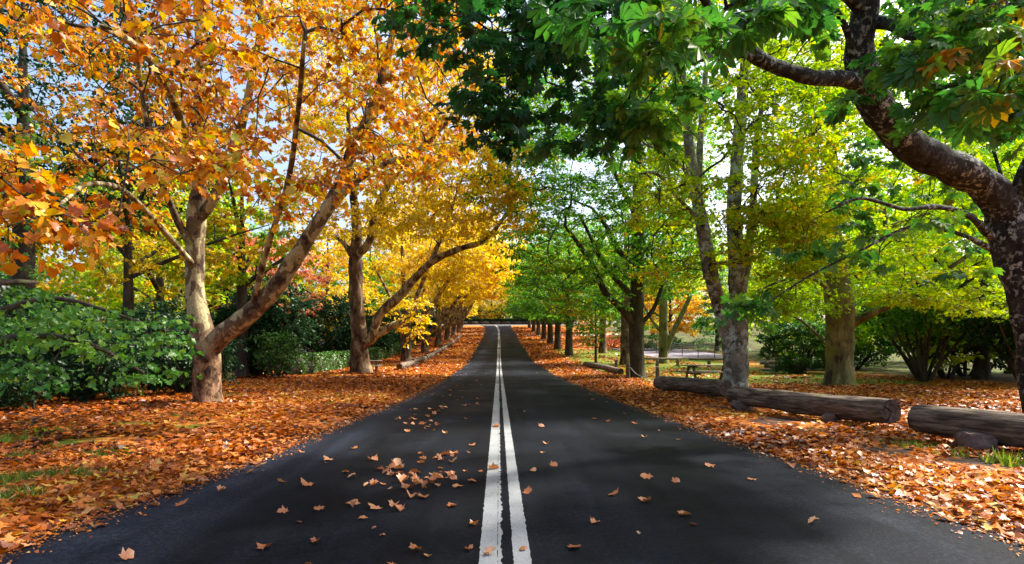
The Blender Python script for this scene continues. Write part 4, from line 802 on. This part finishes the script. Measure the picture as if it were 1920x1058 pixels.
def rock(name, label, x, y, sx, sy, sz, seed, rot=0.0, mat='stone', group=None):
    me = bpy.data.meshes.new(name); import bmesh
    bm = bmesh.new(); bmesh.ops.create_icosphere(bm, subdivisions=3, radius=.5)
    for v_ in bm.verts:
        p = v_.co.copy(); m_ = max(abs(p.x), abs(p.y), abs(p.z)); p = p.lerp(p * (.42 / m_), .55); f = 1 + .22 * nz(p.x * 3 + seed, p.y * 3, p.z * 3) + .09 * nz(p.x * 9 + seed, p.y * 9, p.z * 9)
        v_.co = Vector((p.x * sx * f, p.y * sy * f, p.z * sz * f))
    bm.to_mesh(me); bm.free()
    o = link(name, me, M[mat]); o.location = (x, y, gz(x, y) + sz * .30); o.rotation_euler = (0, 0, rot); tag(o, label, 'stone', group); return o
log('log', 'shorter mossy log just left of the pale twin beech', (5.25, 21.0), (6.35, 17.4), .24, .25, 1, lift=.08)
log('log', 'long weathered log with a cracked cut end facing the gap', (5.65, 15.0), (6.95, 10.75), .23, .25, 2, split=True, lift=.10)
log('log', 'weathered log resting on a sandstone block by the chestnut', (6.55, 9.5), (7.9, 6.2), .23, .25, 3, lift=.16)
log('log', 'low mossy log lying beyond the posts near the road edge', (6.4, 34.5), (5.75, 46), .2, .2, 4, lift=.0, k=10)
for i, (x, y, sx, sy, sz) in enumerate([(6.75, 8.55, .62, .5, .38), (6.55, 12.0, .9, .35, .28), (5.72, 14.6, .5, .5, .32), (6.2, 18.2, .4, .35, .28), (5.35, 20.6, .4, .35, .26)]):
    rock('stone_block', ['sandstone block under the log by the chestnut', 'flat stone under the cracked end of the long log', 'stone under the mossy far end of the long log', 'stone block under the near end of the shorter mossy log', 'stone block under the far end of the shorter mossy log'][i], x, y, sx, sy, sz, 5 + i, 1.2 - .3 * i)
y = 40.0; i = 0
while y < 102:
    x0, x1 = float(center(y)) - 6.8 - .15 * (i % 2), float(center(y + 7)) - 6.75
    log('log', 'short log in the end-to-end row edging the verge below the plane trees', (x0, y), (x1, y + 6.6), .22, .2, 30 + i, 'end-to-end verge logs', k=10, lift=.08)
    for q, yy in enumerate((y + .9, y + 5.6)):
        rock('stone_block', 'small block propping a log of the verge row', x0 + .12, yy, .5, .45, .22, 60 + i * 2 + q, .3, 'stone', 'blocks under the verge logs')
    y += 7.3; i += 1

def picnic_table(label, x, y, rz, L_=2.3):
    z = gz(x, y); root = empty('picnic_table', (x, y, z), label, 'picnic table'); root.rotation_euler = (0, 0, rz)
    def pc(name, c, s, tilt=0, rot=0):
        mb = MB(); mb.box((0, 0, 0), s, 0, 0, .004); o = mb.build(name, M['timber'], root); o.location = c; o.rotation_euler = (tilt, 0, rot); return o
    for k in range(5): pc('top_plank', (random.uniform(-.02, .02), -.32 + .16 * k, .74), (L_, .145, .05))
    for s in (-1, 1):
        for k in range(2): pc('seat_plank', (0, s * (.62 + .16 * k), .43), (L_, .145, .05))
        for e in (-1, 1):
            pc('leg', (e * L_ * .34, s * .42, .35), (.09, .10, .80), s * .42)
    for e in (-1, 1):
        pc('seat_beam', (e * L_ * .34 + .095, 0, .36), (.09, 1.6, .10)); pc('top_beam', (e * L_ * .34 + .095, 0, .67), (.09, .78, .085))
    return root
picnic_table('timber picnic table on the grass behind the pale beech', 9.45, 28.2, .12, 2.6)
picnic_table('timber picnic table half hidden behind the burred plane trunk', -9.6, 38.2, .15, 2.2)

def post(label, x, y, h, r, group=None):
    rg = np.random.default_rng(int(x * 100) + 7); mb = MB(); z = gz(x, y)
    pts = np.array([[0, 0, -.2], [0, 0, .02], [0, 0, h * .5], [.005, 0, h - .03], [.005, 0, h]]); tube(mb, pts, [r * 1.05, r, r * .98, r * .97, r * .85], 10, .08, x)
    o = mb.build('timber_post', M['timber'], None, False); o.location = (x, y, z); tag(o, label, 'post', group); return o
p1 = post('round timber post holding the sagging rope by the dark beech', 5.85, 29.6, .78, .11)
p2 = post('round timber post standing behind the end of the shorter log', 6.95, 28.0, .66, .11)
post('small timber post alone on the grass left of the dark beech', 7.9, 44.5, .62, .12)
mb = MB(); a = np.array([5.95, 29.6, gz(5.85, 29.6) + .62]); b = np.array([6.85, 28.0, gz(6.95, 28.0) + .45]); t = np.linspace(0, 1, 14)[:, None]
tube(mb, a + (b - a) * t - np.array([0, 0, 1.6]) * t * (1 - t) * .95, np.full(14, .022), 6, 0); tag(mb.build('rope', M['rope'], None, True), 'pale rope sagging between the two round posts', 'rope')
def rail_fence(label, x0, x1, y, posts, h=.62, rails=None):
    z = gz((x0 + x1) / 2, y); root = empty('rail_fence', ((x0 + x1) / 2, y, z), label, 'fence'); o0 = np.array(root.location)
    mb = MB(); pts = np.array([[x0, y, gz(x0, y) + h], [(x0 + x1) / 2, y + .02, z + h - .03], [x1, y, gz(x1, y) + h]]); tube(mb, pts, [.085, .08, .075], 8, .1, 3); mb.build('rail', M['rail'], root, True, o0)
    for x in posts:
        mb = MB(); g = gz(x, y); tube(mb, np.array([[x, y, g - .2], [x, y, g + h * .5], [x, y, g + h - .075]]), [.14, .13, .12], 9, .08, x); mb.build('post', M['rail'], root, False, o0)
rail_fence('low timber rail fence on two posts beside the dark beech', 9.9, 13.35, 46, (11.4, 13.0))
rail_fence('low timber rail fence behind the picnic table', 13.6, 17.2, 45, (15.1, 16.9))
# wire fence up the lawn edge
root = empty('wire_fence', at(16, 62), 'wire mesh fence with thin posts running up the lawn edge', 'fence'); o0 = np.array(root.location)
fp = [(19.6, 52), (19.0, 55), (18.4, 58), (17.7, 61), (17.1, 64), (16.5, 67), (15.9, 70.5), (15.3, 74), (14.7, 78)]
for x, y in fp:
    mb = MB(); g = gz(x, y); tube(mb, np.array([[x, y, g - .2], [x, y, g + .7], [x, y, g + 1.35]]), [.035] * 3, 6); mb.build('post', M['iron'], root, False, o0)
for h in np.arange(.1, 1.31, .2):
    mb = MB(); tube(mb, np.array([[x, y + .04, gz(x, y) + h] for x, y in fp]), [.012] * len(fp), 4); mb.build('wire', M['wire'], root, False, o0)
mb = MB()
for q in range(120):
    t = q / 119 * (len(fp) - 1); k = min(int(t), len(fp) - 2); u = t - k; x = fp[k][0] * (1 - u) + fp[k + 1][0] * u; y = fp[k][1] * (1 - u) + fp[k + 1][1] * u; g = gz(x, y)
    tube(mb, np.array([[x, y + .055, g + .05], [x, y + .055, g + 1.3]]), [.006, .006], 3, 0, 0, False)
stuff(mb.build('mesh_wires', M['wire'], root, False, o0))
# stone wall and iron fence
root = empty('stone_wall', at(19.0, 39.2), 'low grey stone wall behind the iron fence left of the mossy beech', 'wall'); o0 = np.array(root.location); rg = np.random.default_rng(5)
for row in range(3):
    x = 16.6 + (.3 if row % 2 else 0)
    while x < 22.5:
        w_ = rg.uniform(.45, .8); mb = MB(); mb.box((x + w_ / 2, 39.2 + rg.normal(0, .012), gz(x, 39.2) - .05 + row * .24 + .12), (w_ - .02, .35, .225), 0, .02, .008); mb.build('stone', M['stone_grey'], root, False, o0); x += w_
root = empty('iron_fence', at(18, 35.5), 'thin black iron fence in front of the low stone wall', 'fence'); o0 = np.array(root.location)
for k in range(4):
    x = 16.1 + k * 1.25; y = 35.8 - k * .5; mb = MB(); g = gz(x, y); tube(mb, np.array([[x, y, g - .15], [x, y, g + 1.0]]), [.03, .03], 6); mb.build('post', M['iron'], root, False, o0)
for h in (.45, .92):
    mb = MB(); tube(mb, np.array([[16.1 + k * 1.25, 35.8 - k * .5, gz(16.1 + k * 1.25, 35.8 - k * .5) + h] for k in range(4)]), [.018] * 4, 5); mb.build('rail', M['iron'], root, False, o0)
# iron picket at the left edge, sticks
mb = MB(); x, y = -11.42, 14.0; g = gz(x, y); tube(mb, np.array([[x, y, g - .2], [x, y, g + .5], [x - .02, y, g + 1.15]]), [.03, .028, .026], 6); o = mb.build('iron_post', M['iron']); tag(o, 'thin dark iron post among the shrubs below the green maple', 'post')
def stick(name, label, paths, mat='bark_plane', cat='stick'):
    mb = MB()
    for p, r in paths: tube(mb, np.array(p, float), [r, r * .9, r * .7, r * .4][:len(p)], 6, .05, 2)
    tag(mb.build(name, M[mat], None, True), label, cat)
b = P(262, 772, 14.3); g = gz(b[0], b[1])
stick('bare_shoot', 'pale bare forked shoot rising from the leaves near the forked plane', [([(b[0], b[1], g - .05), (b[0] - .02, b[1], g + .15), (b[0] - .1, b[1], g + .35), (b[0] - .12, b[1], g + .5)], .014), ([(b[0], b[1], g + .1), (b[0] + .12, b[1], g + .18), (b[0] + .2, b[1], g + .3), (b[0] + .18, b[1], g + .42)], .010), ([(b[0], b[1], g + .02), (b[0] - .2, b[1], g + .08), (b[0] - .28, b[1], g + .2), (b[0] - .26, b[1], g + .28)], .008)])
b = P(650, 709, 30.5)
stick('fallen_branch', 'broken branch lying on the leaf litter beside the burred plane', [([(b[0] - .8, b[1], gz(b[0] - .8, b[1]) + .07), (b[0], b[1] + .1, gz(b[0], b[1]) + .09), (b[0] + .5, b[1], gz(b[0] + .5, b[1]) + .08), (b[0] + .95, b[1] - .1, gz(b[0] + .95, b[1]) + .06)], .055)])

# ------------------------------------------------------------------ leaf litter, grass, leaves on the road
def curl(T, c, f, sk, seed):
    V = T[0].copy(); rg = np.random.default_rng(seed); a = rg.uniform(0, 6.28); u = V[:, 0] * math.cos(a) + V[:, 1] * math.sin(a)
    V[:, 2] = f * np.abs(V[:, 1]) + c * (u - .2) ** 2 + sk * V[:, 0] * V[:, 1]; V[:, 2] += rg.normal(0, .055, len(V)); V[:, 2] -= V[:, 2].min(); V[:, 0] -= .4; return V, T[1]
TUFTS = [(1905, 880, 60, .22, .22), (1865, 872, 40, .16, .18), (1800, 862, 26, .12, .16), (1690, 838, 220, .35, .10), (1730, 845, 160, .3, .10), (1640, 815, 60, .25, .08), (1530, 810, 60, .2, .08), (215, 858, 260, .28, .09), (180, 856, 220, .25, .09), (60, 855, 260, .35, .10), (105, 900, 300, .3, .11), (10, 912, 420, .4, .13), (20, 945, 380, .3, .12), (165, 902, 260, .22, .10), (100, 815, 220, .35, .10), (330, 785, 220, .35, .09), (440, 745, 200, .5, .10), (635, 760, 260, .45, .09), (470, 760, 160, .4, .08), (1560, 790, 120, .3, .08), (250, 800, 160, .35, .08), (20, 830, 220, .5, .1), (390, 825, 120, .25, .07)]
TXY = np.array([((px - CX) * H / (py - YH), H * F / (py - YH), r) for px, py, _, r, _ in TUFTS])
def litter():
    rng = np.random.default_rng(77); sets = []
    def scat(n, y0, y1, wl, wr, ls, T, pw=1.0, nm=0):
        y = y0 + (y1 - y0) * rng.random(n) ** pw; left = rng.random(n) < wl / (wl + wr); u = rng.random(n)
        off = np.where(left, u ** 1.15 * wl, u ** 1.2 * wr) - .10 - .12 * rng.random(n) ** 3; x = np.where(left, edge_l(y) - off, edge_r(y) + off)
        dn = np.array([litter_amt(a, b) - max(0, grass_amt(a, b) - .1) * (3.2 if nz(a * .9, b * .9, 5) > .05 else .2) + .5 * nz(a * .8, b * .8, 2) + .35 * nz(a * .23, b * .23, 41) for a, b in zip(x, y)])
        dn = np.where(off < .22, dn * .45, dn); tk = np.min(np.hypot(x[:, None] - TXY[:, 0], y[:, None] - TXY[:, 1]) / TXY[:, 2], axis=1); dn = np.where(tk < .9, dn * .22, dn)
        k = rng.random(n) < dn * 1.02; x, y, off = x[k], y[k], off[k]; n = len(x)
        z = np.array([max(gz(a, b), ROADZ(a, b) if edge_l(b) - .1 < a < edge_r(b) + .1 else -9) for a, b in zip(x, y)]) + rng.uniform(.008, .05, n) * np.clip(off * 4 + .5, .2, 1)
        ld = rng.normal(0, 1, (n, 3)); ld[:, 2] *= .18; nr = np.array([0, 0, 1.]) + rng.normal(0, .26, (n, 3)); fx, fy, fz = frames(ld, nr); s = ls * rng.uniform(.55, 1.25, n)
        big = np.array([nz(a * .25, b * .25, 8) for a, b in zip(x, y)])
        return leaves_mesh('leaf_litter', T, np.stack([x, y, z], -1), fx, fy, fz, s, np.clip(rng.beta(1.4, 1.7, n) + .45 * big, 0, 1))
    obs = [scat(15000, 3.2, 9, 6, 6, .085, curl(T_STAR, .35, .15, .2, 1)), scat(16000, 3.2, 11, 7, 8, .09, curl(T_HEX, -.25, .3, -.2, 2)), scat(32000, 8, 18, 9, 16, .10, curl(T_HEX, .4, .2, .2, 3)),
           scat(34000, 15, 34, 11, 18, .125, curl(T_HEX, .3, .3, -.2, 4)), scat(26000, 30, 62, 11, 14, .24, curl(T_KITE, .3, .3, 0, 5)), scat(20000, 58, 140, 11, 12, .36, curl(T_KITE, .3, .3, 0, 6))]
    for i, me in enumerate(obs):
        tag(stuff(link('leaf_litter', me, M['litter'])), ['drift of fallen orange leaves nearest the bend of the verge', 'fallen orange leaves mixed along the verges', 'carpet of fallen leaves around the logs and forked plane', 'carpet of fallen leaves around the beeches and hedge', 'fallen leaves on the verges below the hill', 'fallen leaves on the verges up the hill'][i], 'leaf litter')
    n = 26000; y = 3.2 + 26 * rng.random(n) ** 1.4; left = rng.random(n) < .5; o = rng.normal(0, .16, n) + .05 * np.abs(rng.normal(0, 2, n)) * (rng.random(n) < .3); x = np.where(left, edge_l(y) + o, edge_r(y) - o)
    z = np.array([max(gz(a, b), ROADZ(a, b) if edge_l(b) - .1 < a < edge_r(b) + .1 else -9) for a, b in zip(x, y)]) + rng.uniform(.003, .014, n); ld = rng.normal(0, 1, (n, 3)); ld[:, 2] *= .15
    fx, fy, fz = frames(ld, np.array([0, 0, 1.]) + rng.normal(0, .3, (n, 3))); me = leaves_mesh('leaf_crumbs', curl(T_KITE, .3, .3, 0, 9), np.stack([x, y, z], -1), fx, fy, fz, rng.gamma(2.0, .008, n) + .009, rng.beta(1.3, 1.3, n))
    tag(stuff(link('leaf_crumbs', me, M['litter'])), 'crushed leaf crumbs along both edges of the asphalt', 'leaf litter')
litter()
def grass():
    rng = np.random.default_rng(78); pts = []
    def tuft(x, y, n, r, h): 
        for _ in range(n):
            a, q = rng.uniform(0, 6.28), r * math.sqrt(rng.random()); pts.append((x + q * math.cos(a), y + q * math.sin(a), h * rng.uniform(.5, 1.2)))
    for px, py, n, r, h in TUFTS:
        d = H * F / (py - YH); tuft((px - CX) * d / F, d, n, r, h)
    for _ in range(9000):
        y = rng.uniform(25, 60); x = float(edge_r(y)) + rng.uniform(3.3, 13)
        if nz(x * .5, y * .5, 3) > -.05: pts.append((x, y, rng.uniform(.07, .16)))
    for _ in range(5000):
        y = rng.uniform(4, 14); x = float(edge_l(y)) - rng.uniform(1.2, 7)
        if nz(x * .9, y * .9, 5) > .12: pts.append((x, y, rng.uniform(.04, .09)))
    pts = np.array(pts); n = len(pts); pos = np.array([(x, y, gz(x, y) - .01) for x, y, _ in pts]); ld = np.stack([rng.normal(0, .4, n), rng.normal(0, .4, n), np.ones(n)], -1); nr = rng.normal(0, 1, (n, 3))
    fx, fy, fz = frames(ld, nr); T = (np.array([(0, .06, 0), (0, -.06, 0), (.55, .04, .06), (.55, -.04, .06), (1, 0, .25)]), [(0, 1, 3, 2), (2, 3, 4)])
    tag(stuff(link('grass', leaves_mesh('grass', T, pos, fx, fy, fz, pts[:, 2], rng.random(n)), M['grass'])), 'green grass tufts poking through the fallen leaves', 'grass')
grass()
rng = np.random.default_rng(79); variants = []
for k in range(14):
    T = curl(T_PLANE, [.5, -.3, .7, .2, .35, .9, -.5][k % 7], [.3, .1, .5, .6][k % 4], [.3, -.4, .5][k % 3], 900 + k)
    V, Fc = T; V = np.vstack([V, [(-.4, .008, .01), (-.75, .02, .06), (-.75, -.002, .06), (-.4, -.008, .01)]]); Fc = Fc + [(len(V) - 4, len(V) - 3, len(V) - 2, len(V) - 1)]
    me = mesh_np('fallen_leaf', V, np.concatenate([np.array(f) for f in Fc]), [len(f) for f in Fc], np.full(len(V), min(1, .15 + .8 * ((k * 5) % 14) / 14))); me.materials.append(M['litter_road']); variants.append(me)
spots = [(497, 1040), (780, 1048), (880, 1045), (918, 1054), (980, 1046), (1078, 1042), (531, 968), (598, 964), (662, 953), (680, 982), (702, 963), (738, 958), (748, 967), (757, 912), (765, 925), (745, 898), (770, 942), (796, 943), (820, 905), (812, 910), (845, 906), (858, 922), (848, 960), (575, 917), (528, 910), (615, 868), (648, 892), (665, 846), (700, 868), (712, 888), (734, 885), (745, 880), (780, 895), (835, 860), (820, 866), (850, 858), (850, 875), (885, 842), (888, 997), (988, 934), (925, 888), (1000, 892), (1038, 882), (1016, 806), (1025, 840), (1150, 938), (1115, 992), (1283, 976), (1300, 995), (1210, 950), (1212, 904), (1190, 798), (1115, 790), (1140, 795), (1525, 988), (1268, 912), (180, 995), (190, 990), (318, 930), (330, 928), (380, 908), (340, 950), (225, 955), (238, 1055), (150, 1000), (415, 925), (470, 890), (482, 872), (290, 952), (430, 880), (455, 885), (1775, 978), (1640, 935), (1330, 880), (1410, 905), (790, 800), (800, 805), (775, 790), (828, 770), (835, 768), (870, 765), (895, 765), (780, 770), (768, 772), (930, 806)]
pts = []
for px, py in spots:
    d = H * F / (py - YH); pts.append(((px - CX) * d / F, d))
while len(pts) < 290:
    y = 3.5 + 44 * rng.random() ** 1.5; c = float(center(y)); r_ = rng.random()
    if r_ < .40:
        q = [(755, 915), (830, 862), (795, 803), (765, 790), (740, 895), (850, 905), (820, 770), (880, 690), (800, 700)][int(rng.integers(9))]; d = H * F / (q[1] - YH); x = (q[0] - CX) * d / F + rng.normal(0, .22); y = d + rng.normal(0, .3) * (d / 8)
    elif r_ < .62: x = c - .3 - 2.3 * rng.beta(1.6, 1.6)
    elif r_ < .84: x = float(edge_l(y)) + abs(rng.normal(0, .4))
    elif r_ < .93: x = float(edge_r(y)) - abs(rng.normal(0, .45))
    else: x = c + .3 + 2.8 * rng.random()
    pts.append((x, y))
for i, (x, y) in enumerate(pts):
    o = link('fallen_leaf', variants[int(rng.integers(14))], None); o.location = (x, y, ROADZ(x, y) + .004); s = rng.uniform(.075, .14) if i < len(spots) else rng.uniform(.04, .11)
    if y < 5: s *= .72
    o.scale = (s, s, s * rng.uniform(.7, 1.3)); o.rotation_euler = (rng.normal(0, .06), rng.normal(0, .06), rng.uniform(0, 6.28)); tag(o, 'curled brown plane leaf lying on the dark asphalt', 'leaf', 'fallen leaves on the road')
# dead twigs dropped on the verges
rng = np.random.default_rng(80); mb = MB()
for _ in range(420):
    y = 3.6 + 26 * rng.random() ** 1.3; x = float(edge_l(y)) - rng.uniform(.1, 7) if rng.random() < .5 else float(edge_r(y)) + rng.uniform(.1, 8)
    a = rng.uniform(0, 6.28); L_ = rng.uniform(.08, .38); p = np.array([x, y, gz(x, y) + .045]); u = np.array([math.cos(a), math.sin(a), rng.normal(0, .05)])
    tube(mb, np.array([p - u * L_, p + rng.normal(0, .02, 3) * [1, 1, .3], p + u * L_]), [.005, .006, .003], 3, 0, 0, False)
tag(stuff(mb.build('dead_twigs', M['bark_dark'])), 'thin dead twigs scattered over the leaf litter', 'twigs')
